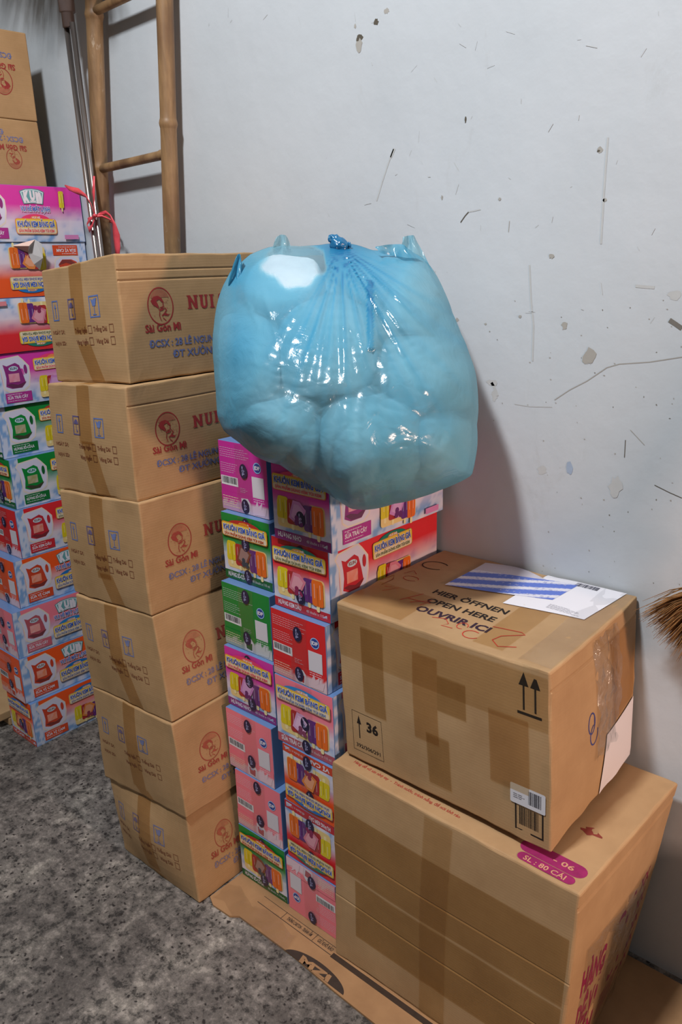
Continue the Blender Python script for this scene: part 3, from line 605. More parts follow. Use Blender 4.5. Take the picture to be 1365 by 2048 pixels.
def banner(p, u0, v0, w, h, t, txt='KHUÔN KEM BĂNG GIÁ', two=True, arch=True):
    if arch:
        p.ell(u0+w*.5, v0+h*.86, w*.36, h*.42, t['rib'], a0=0, a1=180); p.up(); p.ell(u0+w*.5, v0+h*.95, w*.13, h*.22, mix(GOLD, t['rib'], .3), a0=0, a1=180)
        p.text('VUI HÈ', u0+w*.41, v0+h*1.0, h*.12, WHITE, width=w*.2, bold=.03)
    p.up(); p.rrect(u0, v0, u0+w, v0+h, h*.18, mix(t['rib'], GOLD, .55)); p.up(); p.rrect(u0+.0014, v0+.0014, u0+w-.0014, v0+h-.0014, h*.16, YEL)
    p.up(); p.rrect(u0+.003, v0+.002, u0+w-.003, v0+h*.40, h*.1, mix(YEL, WHITE, .55))
    p.up(); p.text(txt, u0+w*.035, v0+h*.46, h*.36, WHITE, width=w*.93, bold=.075)
    p.up(2); p.text(txt, u0+w*.045, v0+h*.47, h*.34, NAVY, width=w*.91, bold=.03)
    p.text('SẢN PHẨM DÙNG KÈM TÚI KEM', u0+w*.06, v0+h*.13, h*.17, mix(t['rib'], GOLD, .2), width=w*.86, bold=.03)
def kun_front(p, t, seed, alt=None):
    W, H = p.W, p.H
    p.grad(.0, .0, W, H, 26, 26, icy(t['c'], W, H, seed, .60, .42)); p.up()
    p.rect(0, 0, W, H*.135, t['d']); p.up()
    p.text(t['name'], W*.07, H*.045, H*.062, WHITE, width=W*.42, bold=.03); p.text('48 khuôn x 110 ml', W*.58, H*.05, H*.04, mix(WHITE, t['d'], .3), width=W*.36, bold=.01)
    p.up(); lollies(p, W*.10, H*.20, W*.80, H*.42, t); p.up()
    banner(p, W*.03, H*.665, W*.94, H*.215, t)
def kun_info(p, t, seed):
    W, H = p.W, p.H; c = t['info']
    p.rect(0, 0, W, H, c, 6, 6); p.up()
    pale = mix(c, WHITE, .62)
    p.dashes(W*.03, H*.90, W*.66, .0011, .0048, 5, pale, seed, .8); p.dashes(W*.03, H*.68, W*.40, .0011, .0048, 5, pale, seed+1, .7)
    p.up(); p.rect(W*.02, H*.37, W*.39, H*.50, (.72, .72, .74)); p.up(); p.barcode(W*.02, H*.37, W*.39, H*.50, seed, bg=False)
    p.dashes(W*.43, H*.36, W*.62, .001, .004, 3, pale, seed+2)
    # round badge, blank white panel and its caption
    p.ell(W*.81, H*.70, W*.075, W*.075, lin((36, 64, 142))); p.up(); p.ring(W*.81, H*.70, W*.078, W*.078, W*.012, lin((150, 190, 232))); p.up(); p.text('IDP', W*.755, H*.675, H*.05, WHITE, width=W*.11, bold=.05)
    p.rect(W*.69, H*.27, W*.93, H*.57, mix(WHITE, (.5, .5, .5), .35)); p.up(); p.rect(W*.70, H*.28, W*.92, H*.56, mix(WHITE, (.4, .4, .4), .25)); p.dashes(W*.70, H*.24, W*.93, .0013, .005, 2, WHITE, seed+3, .9)
    # milk splash and a small carton along the lower edge
    spl = mix(WHITE, c, .25); dark = mix(t['d'], c, .3)
    p.grad(0, 0, W, H*.27, 20, 6, lambda u, v: c if v > H*(.10+.14*abs(noise.noise(Vector((u*40, seed, 0))))+.05*(u/W)) else mix(spl, dark, .45 if u < W*.45 else .0)); p.up()
    p.dashes(W*.03, H*.20, W*.40, .0016, .0055, 5, mix(WHITE, YEL, .5), seed+4, .8); p.up()
    p.poly([(W*.45, H*.03), (W*.60, H*.01), (W*.63, H*.17), (W*.58, H*.23), (W*.44, H*.22)], WHITE); p.up()
    p.poly([(W*.47, H*.05), (W*.585, H*.035), (W*.60, H*.15), (W*.46, H*.165)], t['d']); p.rect(W*.49, H*.13, W*.56, H*.155, ICE)
    p.poly([(W*.72, H*.12), (W*.78, H*.24), (W*.80, H*.15), (W*.88, H*.22), (W*.86, H*.12), (W*.97, H*.16), (W*.93, H*.03), (W*.70, H*.02)], spl)
def pouch(p, cx, cy, w, h, t, seed):
    """the white milk carton pictured on the long side"""
    P = lambda L: [(cx+x*w, cy+y*h) for x, y in L]
    out = [(-.36, -.42), (-.22, -.52), (.22, -.52), (.40, -.40), (.46, -.1), (.46, .2), (.30, .40), (.18, .52), (-.42, .46), (-.50, .36), (-.40, .16), (-.38, -.1)]
    p.poly(P([(x*1.08, y*1.07) for x, y in out]), mix(YEL, WHITE, .7)); p.up(); p.poly(P(out), lin((206, 202, 222))); p.up()
    p.poly(P([(-.32, -.36), (-.14, -.44), (.18, -.44), (.32, -.30), (.26, -.02), (.18, .26), (.06, .34), (-.22, .26), (-.34, .32), (-.30, .1), (-.28, -.1)]), t['d'] if t is not TH_['green'] else t['c']); p.up()
    p.poly(P([(-.30, -.30), (-.12, -.42), (.18, -.43), (.34, -.26), (.20, -.30), (.06, -.34), (-.14, -.28)]), mix(lin((74, 44, 50)), t['d'], .3))
    p.ell(cx-.02*w, cy+.17*h, .15*w, .075*h, lin((190, 214, 226))); p.up(); p.text('KUN', cx-.13*w, cy+.14*h, .07*h, mix(t['d'], (.1, .3, .3), .5), width=.22*w, bold=.07)
    p.ell(cx+.36*w, cy+.12*h, .055*w, .14*h, t['d'])
    p.grad(cx-.2*w, cy-.24*h, cx+.14*w, cy+.02*h, 4, 3, lambda u, v: mix(mix(t['c'], GOLD, .35), WHITE, .25+.3*noise.noise(Vector((u*130, v*130, seed)))))
def kun_logo(p, cx, cy, w, h):
    P = lambda L: [(cx+x*w, cy+y*h) for x, y in L]
    sh = [(-.44, -.46), (0, -.40), (.44, -.46), (.56, .34), (.30, .50), (0, .54), (-.30, .50), (-.56, .34)]
    p.poly(P(sh), lin((70, 128, 132))); p.up(); p.poly(P([(x*.93, y*.90) for x, y in sh]), lin((198, 216, 224))); p.up(); p.poly(P([(x*.84, y*.80) for x, y in sh]), lin((96, 152, 158))); p.up()
    p.text('K', cx-.40*w, cy-.30*h, .62*h, WHITE, width=.26*w, bold=.09); p.text('U', cx-.12*w, cy-.16*h, .50*h, WHITE, width=.24*w, bold=.09); p.text('n', cx+.15*w, cy-.30*h, .82*h, WHITE, width=.26*w, bold=.09)
    p.rect(cx-.13*w, cy-.31*h, cx+.13*w, cy-.22*h, WHITE)
def kun_side(p, t, seed, kind='logo'):
    W, H = p.W, p.H
    p.grad(0, 0, W, H, 44, 24, icy(t['c'], W, H, seed, .66, .40)); p.up()
    p.grad(0, 0, W*.075, H, 6, 16, lambda u, v: mix(ICE, SKY if noise.noise(Vector((u*60, v*50, seed))) > .05 else WHITE, .55)); p.up()
    pouch(p, W*.19, H*.60, W*.27, H*.62, t, seed); p.up()
    p.rect(W*.085, H*.06, W*.315, H*.25, mix(t['d'], t['c'], .4)); p.up(); p.text(t['box'], W*.10, H*.13, H*.055, WHITE, width=W*.18, bold=.03); p.dashes(W*.10, H*.09, W*.26, .0013, .004, 1, WHITE, seed, .9); p.dashes(W*.10, H*.215, W*.24, .0013, .004, 1, WHITE, seed+1, .9)
    p.up()
    if kind == 'logo':
        kun_logo(p, W*.56, H*.80, W*.19, H*.28); p.up()
        p.text('VUI HÈ MÁT LẠNH', W*.44, H*.545, H*.085, WHITE, width=W*.26, bold=.09); p.up(); p.text('VUI HÈ MÁT LẠNH', W*.443, H*.55, H*.08, lin((60, 96, 180)), width=W*.254, bold=.03); p.up()
        banner(p, W*.38, H*.14, W*.36, H*.28, t)
        p.up(); lolly(p, W*.79, H*.62, W*.045, H*.30, lin((206, 186, 40)), .002)
    elif kind == 'logo_right':
        kun_logo(p, W*.50, H*.80, W*.20, H*.26); p.up()
        p.text('VUI HÈ MÁT LẠNH', W*.36, H*.57, H*.085, WHITE, width=W*.28, bold=.09); p.up(); p.text('VUI HÈ MÁT LẠNH', W*.363, H*.575, H*.08, lin((60, 96, 180)), width=W*.274, bold=.03); p.up()
        banner(p, W*.34, H*.16, W*.36, H*.28, t)
    else:
        banner(p, W*.36, H*.62, W*.37, H*.24, t); p.up(); lollies(p, W*.40, H*.10, W*.30, H*.44, t)
    p.up(); p.rect(W*.80, H*.05, W*.93, H*.13, mix(t['c'], WHITE, .3))
def tape_ovals(shape, face, o, u, vs, seed):
    """clear tape printed with dark ovals, run down the end of the box"""
    mb = MB(); pt = Paint(shape, face, mb, 0, step=.0024); H = pt.H; w = .024; nv = 6
    g = [[mb.v(pt.P(u-w+2*w*i/2, H*(.004+.992*j/nv)) + pt.n*(.0005*noise.noise(Vector((i*1.3+seed, j*.8, 0))))) for i in range(3)] for j in range(nv+1)]
    for j in range(nv):
        for i in range(2): mb.f((g[j][i], g[j][i+1], g[j+1][i+1], g[j+1][i]), 0)
    pt.mi = 1; pt.lay = 1; pt.step = .0027
    for k, v in enumerate(vs):
        c = u+.003*sin(seed+k*2)
        pt.mi = 1; pt.step = .0027; v = min(max(v, .018), H-.018); pt.ell(c, v, .0125, .0165, (0, 0, 0), n=20)
        pt.mi = 2; pt.step = .0030
        pt.text('IDP', c-.0045, v-.0105, .0085, (1, 1, 1), width=.021, rot=pi/2, bold=.03) if False else [pt.text(ch, c-.004, v+.0055-.0075*q, .0055, (1, 1, 1), width=.008 if ch != 'I' else .003, bold=.03) for q, ch in enumerate('IDP')]
    return mb.build('printed_tape', [M['clear'], M['oval'], M['ovaltext']], o)
def kun_box(key, label, theme, end, side, seed, flip=False, ovals=(.5,), shape=None, group=None):
    t = TH_[theme]; sh = shape or BoxShape(BX[key], r=.0012, bulge={'front': .0012, 'right': .0015}, amp=.0007, freq=8, seed=seed)
    mb = MB(); sh.mesh(mb, 0, lin((96, 128, 176)), n=(5, 8, 5))
    pe = Paint(sh, 'front', mb, 0, flip)
    (kun_front if end == 'front' else kun_info)(pe, t, seed)
    ps = Paint(sh, 'right', mb, 0, flip); 
    if side: kun_side(ps, t, seed+20, side)
    o = mb.build('ice_cream_mould_box', [M['print']], origin=(sh.c[0]+sh.c[2])/2); tag(o, label, 'box', group)
    tape_ovals(sh, 'front', o, sh.L[0]*.52, [v*sh.L[2] for v in ovals], seed)
    return o
GL, GR, GF = 'printed boxes in the left column under the blue bag', 'printed boxes in the right column under the blue bag', 'printed boxes in the far left stack'
for a in [('L1', 'magenta information-side box, topmost of left column under the blue bag', 'magenta', 'info', 'plain', 1, False, (.62, .1)),
          ('L2', 'green box showing ice bars, second from top in the left column under the bag', 'green', 'front', 'plain', 2, False, (.9, .6, .12)),
          ('L3', 'plain green information-side box, third from top in the left column', 'green', 'info', 'plain', 3, False, (.88, .22)),
          ('L4', 'magenta box showing ice bars, fourth from top in the left column', 'magenta', 'front', 'plain', 4, False, (.93, .57, .2)),
          ('L5', 'upper of two pink information-side boxes in the left column, under a magenta one', 'pink', 'info', 'plain', 5, False, (.86, .28)),
          ('L6', 'lower of two pink information-side boxes in the left column, above a green one', 'pink', 'info', 'plain', 6, False, (.95, .3)),
          ('L7', 'green box showing ice bars at the foot of the left column, on floor cardboard', 'green', 'front', 'plain', 7, False, (.9, .2)),
          ('R1', 'magenta box showing ice bars, topmost of right column under the blue bag', 'magenta', 'front', 'lollies', 8, False, (.84, .35)),
          ('R2', 'bright red box with ice bars, second from top in the right column', 'red', 'front', 'lollies', 9, False, (.86, .25)),
          ('R3', 'plain red information-side box, third from top in the right column', 'red', 'info', 'lollies', 10, False, (.75, .15)),
          ('R4', 'pink box showing ice bars, in the right column below the plain red one', 'pink', 'front', 'lollies', 11, False, (.75, .45, .05)),
          ('R5', 'orange-edged upside-down box in the right column beside the brown cartons', 'orange', 'front', 'lollies', 12, True, (.88, .3)),
          ('R6', 'red-edged upside-down box with shiny tape, second from floor in right column', 'red', 'front', 'lollies', 13, True, (.8, .25)),
          ('R7', 'pink upside-down information-side box at the foot of the right column', 'pink', 'info', 'lollies', 14, True, (.8, .12))]:
    k, lb, th, e, sd, seed, fl, ov = a
    kun_box(k, lb, th, e, None if sd == 'plain' else sd, seed, fl, ov, group=GL if k[0] == 'L' else GR)
far = {}
for a in [('F1', 'magenta long-sided box with big white logo, topmost of the far left stack', 'magenta', 'info', 'logo', 31, False, (.5,)),
          ('F2', 'orange upside-down box with a torn flap, second from top at far left', 'orange', 'front', 'lollies', 32, True, (.5,)),
          ('F3', 'red upside-down box directly above a magenta one in the far left stack', 'red', 'front', 'lollies', 33, True, (.5,)),
          ('F4', 'magenta box between a red and a green one in the far left stack', 'magenta', 'front', 'lollies', 34, False, (.5,)),
          ('F5', 'upper of the two green boxes in the far left stack', 'green', 'front', 'lollies', 35, False, (.5,)),
          ('F6', 'lower of the two green boxes in the far left stack', 'green', 'front', 'lollies', 36, False, (.75, .2)),
          ('F7', 'deep red box right under the green ones in the far left stack', 'red', 'info', 'lollies', 37, False, (.7, .1)),
          ('F8', 'orange box above the pink one in the far left stack', 'orange', 'info', 'logo_right', 38, False, (.8, .1)),
          ('F9', 'pink box, the only pink one in the far left stack', 'pink', 'info', 'logo_right', 39, False, (.7, .3)),
          ('F10', 'orange box below the pink one in the far left stack', 'orange', 'info', 'logo_right', 40, False, (.7, .3)),
          ('F11', 'orange lowest box of the far left stack, standing on the concrete floor', 'orange', 'front', 'lollies', 41, False, (.8, .4))]:
    k, lb, th, e, sd, seed, fl, ov = a
    far[k] = kun_box(k, lb, th, e, sd, seed, fl, ov, group=GF)
# torn flap sticking out of the second box
fx = BX['F2'][5][0]; mb = MB()
T = [at_x(*p) for p in ((22, 492, fx+.002), (70, 479, fx+.028), (84, 488, fx+.040), (86, 516, fx+.03), (80, 540, fx+.004), (56, 505, fx+.008), (58, 492, fx+.03), (66, 530, fx+.003))]
pw = (.62, .60, .60); ids = [mb.v(t) for t in T]
mb.f((ids[0], ids[5], ids[6], ids[1]), 0, (.72, .5, .42)); mb.f((ids[6], ids[5], ids[7], ids[3], ids[2], ids[1]), 0, pw); mb.f((ids[7], ids[4], ids[3]), 0, (.4, .38, .38))
fl = mb.build('torn_flap', M['paper'], far['F2']); fl['label'] = 'torn grey paper flap'
so = fl.modifiers.new('thick', 'SOLIDIFY'); so.thickness = .0008

# ------------------------------------------------------------------ big and small carton at right
BIG = [(-.981, 1.000, .006), (-.457, 1.004, .006), (-.490, 1.385, .006), (-.98, 1.385, .006), (-.980, 1.013, .490), (-.437, 1.013, .4725), (-.419, 1.387, .480), (-.98, 1.387, .490)]
SML = [(-.9665, 1.0447, .4945), (-.507, 1.0447, .4945), (-.522, 1.404, .4945), (-.972, 1.404, .4945), (-.9835, 1.0447, .827), (-.5216, 1.0447, .827), (-.538, 1.414, .828), (-.985, 1.414, .828)]
big = BoxShape(BIG, r=.005, bulge={'front': .004, 'right': .008, 'top': -.0}, amp=.0025, freq=4, seed=21, edge=.003, grooves=(('right', .93, .0025, .006), ('front', .60, .0012, .003), ('front', .33, .0015, .003)))
mb = MB(); big.mesh(mb, 0, n=(34, 26, 14))
MAG, MAR = lin((152, 36, 96)), lin((150, 34, 58))
p = Paint(big, 'top', mb, 1)
p.rrect(.395, .030, .512, .062, .0155, MAG, sk=0); p.up(3); p.text('- 06', .455, .040, .011, lin((206, 150, 120)), width=.036, bold=.02)
p.lay = 3; p.rrect(.404, .008, .505, .0285, .010, MAG); p.up(3); p.text('SL : 80 CÁI', .416, .0115, .011, lin((206, 150, 120)), width=.074, bold=.02)
p.lay = 1; p.text('Hàng dễ vỡ xin nhẹ tay  -  Tránh nước, tránh nắng, để nơi khô ráo', .036, .026, .0075, lin((170, 62, 50)), width=.245, bold=.02)
blob(p, .470, .150, .015, .010, lin((140, 60, 52)), 6, 17, .5); p.up(); blob(p, .474, .156, .006, .007, lin((176, 142, 104)), 4, 9, .3)
p = Paint(big, 'right', mb, 1)
r2 = mix(MAG, MAR, .5)
p.text('HÀNG', .05, .22, .055, r2, width=.09, bold=.05); p.text('DỄ VỠ', .05, .135, .055, r2, width=.09, bold=.05); p.text('CẨN', .05, .05, .055, r2, width=.09, bold=.05)
p.rrect(.185, .13, .215, .30, .012, r2); p.rrect(.225, .15, .235, .27, .004, r2); p.rrect(.25, .10, .262, .31, .005, r2)
for k in range(6): p.rect(.165+.0, .05+.012*k, .25, .055+.012*k, mix(r2, lin((160, 110, 76)), .3))
for k in range(5): p.text('XX', .285, .06+.055*k, .03, mix(r2, lin((160, 110, 76)), .25), width=.055, bold=.04)
bigo = tag(mb.build('cardboard_carton', [M['carton_old'], M['ink']], origin=(-.71, 1.19, .006)), 'largest brown carton, standing at lower right under the smaller taped carton', 'cardboard box')
M['tape2'] = mat_film('wide_dull_tape', (.82, .75, .62), .04, .35); M['tape4'] = mat_film('thin_clear_tape', (.92, .87, .77), .05, .3)
film_strip(big, 'front', .004, .235, .515, .385, 'packing_tape', M['tape2'], bigo, off=.0012, nu=14, nv=4, wob=.0006)
film_strip(big, 'front', .225, .004, .285, .478, 'packing_tape', M['tape4'], bigo, off=.0020, nu=3, nv=14, wob=.0006)
film_strip(big, 'front', .06, .085, .515, .230, 'packing_tape', M['tape2'], bigo, off=.0016, nu=14, nv=4, wob=.0008)
film_strip(big, 'right', .05, .02, .30, .33, 'clear_film', M['wrap'], bigo, off=.0025, nu=14, nv=14, wob=.006)

sml = BoxShape(SML, r=.004, bulge={'front': .004, 'right': .014, 'top': .002}, amp=.003, freq=5, seed=23, edge=.003, grooves=(('right', .90, .002, .004),))
mb = MB(); sml.mesh(mb, 0, n=(30, 26, 12))
BK = lin((36, 28, 24)); p = Paint(sml, 'front', mb, 1)
for cx in (.412, .433):
    p.rect(cx-.0017, .253, cx+.0017, .300, BK); p.poly([(cx-.009, .296), (cx+.009, .296), (cx, .320)], BK)
p.rect(.400, .244, .444, .249, BK)
p.frame(.022, .022, .100, .110, .0008, BK); p.rect(.039, .052, .0415, .088, BK); p.poly([(.0345, .084), (.046, .084), (.0402, .103)], BK)
p.text('36', .060, .075, .020, BK, width=.030, bold=.04); p.text('392/306/291', .030, .031, .008, BK, width=.062, bold=.015)
p.frame(.392, .018, .446, .078, .003, BK); p.lay = 2; p.barcode(.398, .020, .440, .070, 5, bg=False, fg=BK)
sc = random.Random(3)
p = Paint(sml, 'top', mb, 1)
p.text('HIER ÖFFNEN', .128, .1425, .0185, BK, width=.165, bold=.03, rot=.0); p.text('OPEN HERE', .140, .103, .0185, BK, width=.150, bold=.03); p.text('OUVRIR ICI', .143, .062, .0205, lin((52, 34, 50)), width=.160, bold=.035)
RP = lin((196, 60, 46))
def arc(cx, cy, rx, ry, a0, a1, n=10): return [(cx+rx*cos(radians(a0+(a1-a0)*k/n)), cy+ry*sin(radians(a0+(a1-a0)*k/n))) for k in range(n+1)]
p.lay = 3
p.line(arc(.045, .265, .030, .022, 40, 320, 14), .0028, BK)                                    # the letter C
p.line([(.300, .088), (.352, .098), (.362, .093), (.330, .066), (.325, .045), (.345, .030), (.372, .046)], .0022, RP)
p.line([(.030, .112), (.060, .122), (.040, .092)], .0018, RP); p.line([(.095, .078), (.118, .128)], .0020, RP); p.line([(.118, .082), (.150, .112), (.142, .082)], .0020, RP); p.line([(.105, .094), (.155, .100)], .0018, RP)
p.line([(.190, .055), (.215, .064), (.230, .050), (.222, .038), (.245, .040)], .0018, RP); p.line(arc(.285, .040, .016, .014, 60, 340), .0020, RP); p.line(arc(.255, .058, .010, .012, 0, 300), .0016, RP)
p.line(arc(.050, .175, .018, .012, 0, 330), .0016, mix(RP, BK, .3)); p.line([(.020, .190), (.028, .215), (.045, .200)], .0018, mix(RP, BK, .4)); p.line([(.004, .130), (.010, .170), (.022, .150), (.020, .115)], .0018, mix(RP, BK, .5))
p = Paint(sml, 'right', mb, 1)
p.line(arc(.130, .185, .012, .020, 0, 400, 16)+arc(.140, .160, .014, .020, 90, 380, 14), .003, lin((66, 70, 130)))
smo = tag(mb.build('cardboard_carton', [M['carton_old'], M['ink']], origin=(-.745, 1.225, .4945)), 'smaller taped carton with OPEN HERE on its lid, resting on the largest carton', 'cardboard box')
def tp(u0, v0, u1, v1, face='front', mat='tape', off=.0012, nu=3, nv=8, skew=0, wob=.0004): return film_strip(sml, face, u0, v0, u1, v1, 'packing_tape', M[mat], smo, off=off, nu=nu, nv=nv, skew=skew, wob=wob)
tp(.004, .225, .456, .322, nu=14, nv=4, mat='tape4'); tp(.060, .12, .115, .300, off=.0018, mat='tape2'); tp(.185, .115, .240, .290, off=.0018); tp(.212, .03, .262, .135, off=.0022, mat='tape2'); tp(.345, .095, .420, .235, off=.0020); tp(.24, .19, .30, .26, off=.0016, mat='tape2')
tp(.005, .010, .150, .125, 'top', 'tape4', .0010, 6, 5); tp(.300, .02, .36, .24, 'top', 'tape4', .0014, 3, 10); tp(.395, .01, .455, .36, 'top', 'clear', .0020, 4, 12, wob=.004)
tp(.150, .10, .250, .325, 'right', 'wrap', .004, 10, 14, wob=.012)
M['tape3'] = M['tape']; tp(.22, .135, .350, .30, 'right', 'tape', .0016, 6, 8)
# paper labels
def paper(face, name, fn, off=.0014, label=None):
    mb = MB(); pt = Paint(sml, face, mb, 0, step=off); pt.lay = 1; fn(pt)
    o = mb.build(name, M['paper'], smo)
    if label: o['label'] = label
    return o
PW = lin((222, 220, 226)); BL = lin((92, 116, 196))
def lab_top(p):
    def quad(a, b, c, d, n, m, fn):
        g = [[(lambda s, t: tuple(a[i]*(1-s)*(1-t)+b[i]*s*(1-t)+c[i]*s*t+d[i]*(1-s)*t for i in (0, 1)))(i/n, j/m) for i in range(n+1)] for j in range(m+1)]
        ids = [[p.mb.v(p.P(*q)) for q in r] for r in g]
        for j in range(m):
            for i in range(n): p.mb.f((ids[j][i], ids[j][i+1], ids[j+1][i+1], ids[j+1][i]), 0, fn(i/n, j/m))
    p.lay = 1; quad((.265, .180), (.420, .205), (.440, .365), (.268, .368), 8, 8, lambda s, t: PW)
    p.lay = 1.25
    def stripes(s, t):
        k = (t*2.4-s*1.3) % 1.0
        if k < .30: return mix(PW, BL, .12)
        return BL if .36 < k < .92 else mix(PW, BL, .55)
    quad((.128, .186), (.335, .245), (.345, .345), (.128, .290), 44, 44, stripes)
    p.lay = 1.1; quad((.128, .286), (.300, .320), (.200, .362), (.126, .338), 4, 4, lambda s, t: lin((190, 186, 196)))
    p.lay = 1.5
    for k in range(3):
        for j in range(14): x = .145+.0135*j; y = .212+.036*k+.0045*j*.62; p.text(('IMPORTANT', 'LABEL')[0][j % 9], x, y, .006, mix(BL, PW, .45), bold=.02)
    p.lay = 1.3; p.barcode(.335, .328, .392, .352, 9, bg=False, fg=lin((70, 70, 84))); p.dashes(.34, .225, .41, .0011, .004, 5, lin((150, 150, 160)), 4)
paper('top', 'shipping_label', lab_top, .0016, 'white shipping label half covered with blue striped tape')
def lab_side(p):
    g = [(.200, .0), (.352, .004), (.356, .100), (.345, .165), (.300, .135), (.212, .100)]
    p.lay = 1.2; p.grad(.196, .003, .350, .130, 8, 8, lambda u, v: mix(PW, (.55, .4, .36), .18)); 
paper('right', 'paper_label', lab_side, .0016, 'white paper label on the right side')
def lab_bar(p):
    p.lay = 1; p.rrect(.384, .070, .450, .108, .003, lin((205, 205, 212))); p.lay = 1.15; p.barcode(.417, .070, .446, .106, 3, bg=False); p.dashes(.390, .088, .412, .0012, .0035, 3, lin((90, 90, 100)), 5)
paper('front', 'barcode_sticker', lab_bar, .0016, 'white barcode sticker')

osh = BoxShape([(-.10, 1.10, .006), (.30, 1.10, .006), (.30, 1.395, .006), (-.10, 1.395, .006), (-.10, 1.10, .44), (.30, 1.10, .44), (.30, 1.395, .44), (-.10, 1.395, .44)], r=.005, amp=.002)  # added carton out of view, keeps the warm glow off the lower wall
mb = MB(); osh.mesh(mb); tag(mb.build('cardboard_carton', M['carton_old'], origin=(.07, 1.2, .006)), 'unseen plain carton added past the right edge to shade the lower wall', 'cardboard box')

# ------------------------------------------------------------------ cardboard sheet on the floor
mb = MB(); pts = [(-1.326, .927), (-1.30, .915), (-1.243, .918), (-1.225, .932), (-1.05, .934), (-.92, .926), (-.60, .918), (.36, .905), (.36, 1.40), (-1.322, 1.405)]
n0 = len(pts); top = [mb.v((x, y, .0055)) for x, y in pts]; bot = [mb.v((x, y, .0005)) for x, y in pts]
mb.f(top, 0); mb.f(bot[::-1], 0)
for k in range(n0): mb.f((bot[k], bot[(k+1) % n0], top[(k+1) % n0], top[k]), 0)
q = plane_paint((0, 0, .0056), (1, 0, 0), (0, 1, 0), (0, 0, 1))(mb, 1); DK = lin((62, 50, 43))
q.ell(-.985, .928, .088, .031, DK, a0=4, a1=172); q.up(); q.text('MZI', -1.032, .9325, .0155, lin((160, 122, 86)), width=.090, bold=.06, shear=-.1)
q.lay = 1; q.line([(-1.225, .990), (-.985, .988)], .0016, DK); q.line([(-1.225, 1.012), (-.985, 1.010)], .0012, DK); q.line([(-1.145, .990), (-1.145, 1.012)], .0012, DK); q.line([(-1.045, .990), (-1.045, 1.012)], .0012, DK)
q.text('THÙNG CARTON - TRÁNH ẨM', -1.133, .996, .009, DK, width=.078, bold=.02); q.text('GIỮ KHÔ RÁO', -1.035, .996, .009, DK, width=.045, bold=.02)
q.rect(-.984, .984, -.30, .997, lin((60, 46, 36)))
tag(mb.build('cardboard_sheet', [M['sheet'], M['ink']]), 'flattened brown cardboard sheet lying on the floor beneath the boxes', 'cardboard')
mb = MB(); g_ = []
for i in range(25):
    x = -1.318+.245*i/24; row = []
    for j in range(4):
        y = .926+.022*sin(i*.5)*.5+.018*j; row.append(mb.v((x+.006*sin(j*2+i), y, .0085+.0055*abs(noise.noise(Vector((i*.6, j*.9, 1)))*2))))
    g_.append(row)
for a, b in zip(g_, g_[1:]):
    for j in range(3): mb.f((a[j], b[j], b[j+1], a[j+1]))
tag(mb.build('clear_tape_scrap', M['clear'], smooth=True), 'crumpled clear tape scrap on the left tip of floor cardboard', 'tape')
# flat cartons beside the far stack
for k, (z0, z1, yy, lb) in enumerate(((.0, .028, .985, 'lower flattened carton on the floor left of the far stack'), (.029, .058, .950, 'upper flattened carton on the floor left of the far stack'))):
    sh = BoxShape([(-3.0, yy, z0), (-2.462, yy, z0), (-2.462, 1.40, z0), (-3.0, 1.40, z0), (-3.0, yy, z1), (-2.462, yy, z1), (-2.462, 1.40, z1), (-3.0, 1.40, z1)], r=.004, amp=.0008, seed=k)
    mb = MB(); sh.mesh(mb, n=(6, 6, 2)); tag(mb.build('flattened_carton', M['carton_old'], origin=(-2.7, 1.2, z0)), lb, 'cardboard')

# ------------------------------------------------------------------ bamboo ladder
def bamboo():
    m, nt, p, out = nodes('weathered_bamboo'); v = coords(nt, (1, 1, .12))
    f = noise_n(nt, v, 26, 6, .65); c = ramp(nt, f, [(.3, lin((98, 74, 50))), (.55, lin((138, 108, 74))), (.75, lin((164, 134, 98)))]).outputs[0]
    f2 = noise_n(nt, coords(nt, (1, 1, .35)), 22, 5, .7); c = mixrgb(nt, c, lin((190, 178, 160)), ramp(nt, f2, [(.62, (0.0,)*3), (.70, (.7,)*3)]).outputs[0])
    f3 = noise_n(nt, coords(nt), 6, 4); c = mixrgb(nt, c, lin((92, 62, 40)), ramp(nt, f3, [(.52, (0.0,)*3), (.7, (.55,)*3)]).outputs[0])
    nt.links.new(c, p.inputs['Base Color']); p.inputs['Roughness'].default_value = .5; bump(nt, f, .3, .001, p); return m
M['bamboo'] = bamboo()
YL = 1.378
lad = bpy.data.objects.new('bamboo_ladder', None); C.objects.link(lad)
tag(lad, 'bamboo ladder leaning upright against the wall behind the carton stack', 'ladder')
def rail(pa, pb, nodes_px, r0, name='rail'):
    A, B = at_y(*pa, YL), at_y(*pb, YL); d = (A-B)/(A.z-B.z)
    P = lambda z: B + d*(z-B.z)
    zs = sorted([at_y(*q, YL).z for q in nodes_px]); allz = set([0.0, 2.75])
    nz = zs + [zs[0]-.33*k for k in range(1, 5) if zs[0]-.33*k > .05] + [zs[-1]+.32]
    pts, rad = [], []
    zz = [0+.02*i for i in range(138)]
    for z in nz: zz += [z-.012, z-.006, z, z+.006, z+.012]
    for z in sorted(zz):
        q = P(z); q.x += .003*sin(z*3.1); near = min(abs(z-k) for k in nz)
        pts.append(q); rad.append(r0*(1+.16*math.exp(-(near/.009)**2) - .03*math.exp(-(near/.05)**2)) + .0006*sin(z*9))
    mb = MB(); mb.tube(pts, rad, 20); o = mb.build(name, M['bamboo'], lad, smooth=True); _z = P; return P
lad.location = (at_y(270, 400, YL).x, YL, 0); _org[lad.name] = Vector(lad.location)
PL = rail((187, 0), (208, 498), [(190, 30), (212, 333)], .0225)
PR = rail((329, 0), (347, 504), [(334, 248)], .0215)
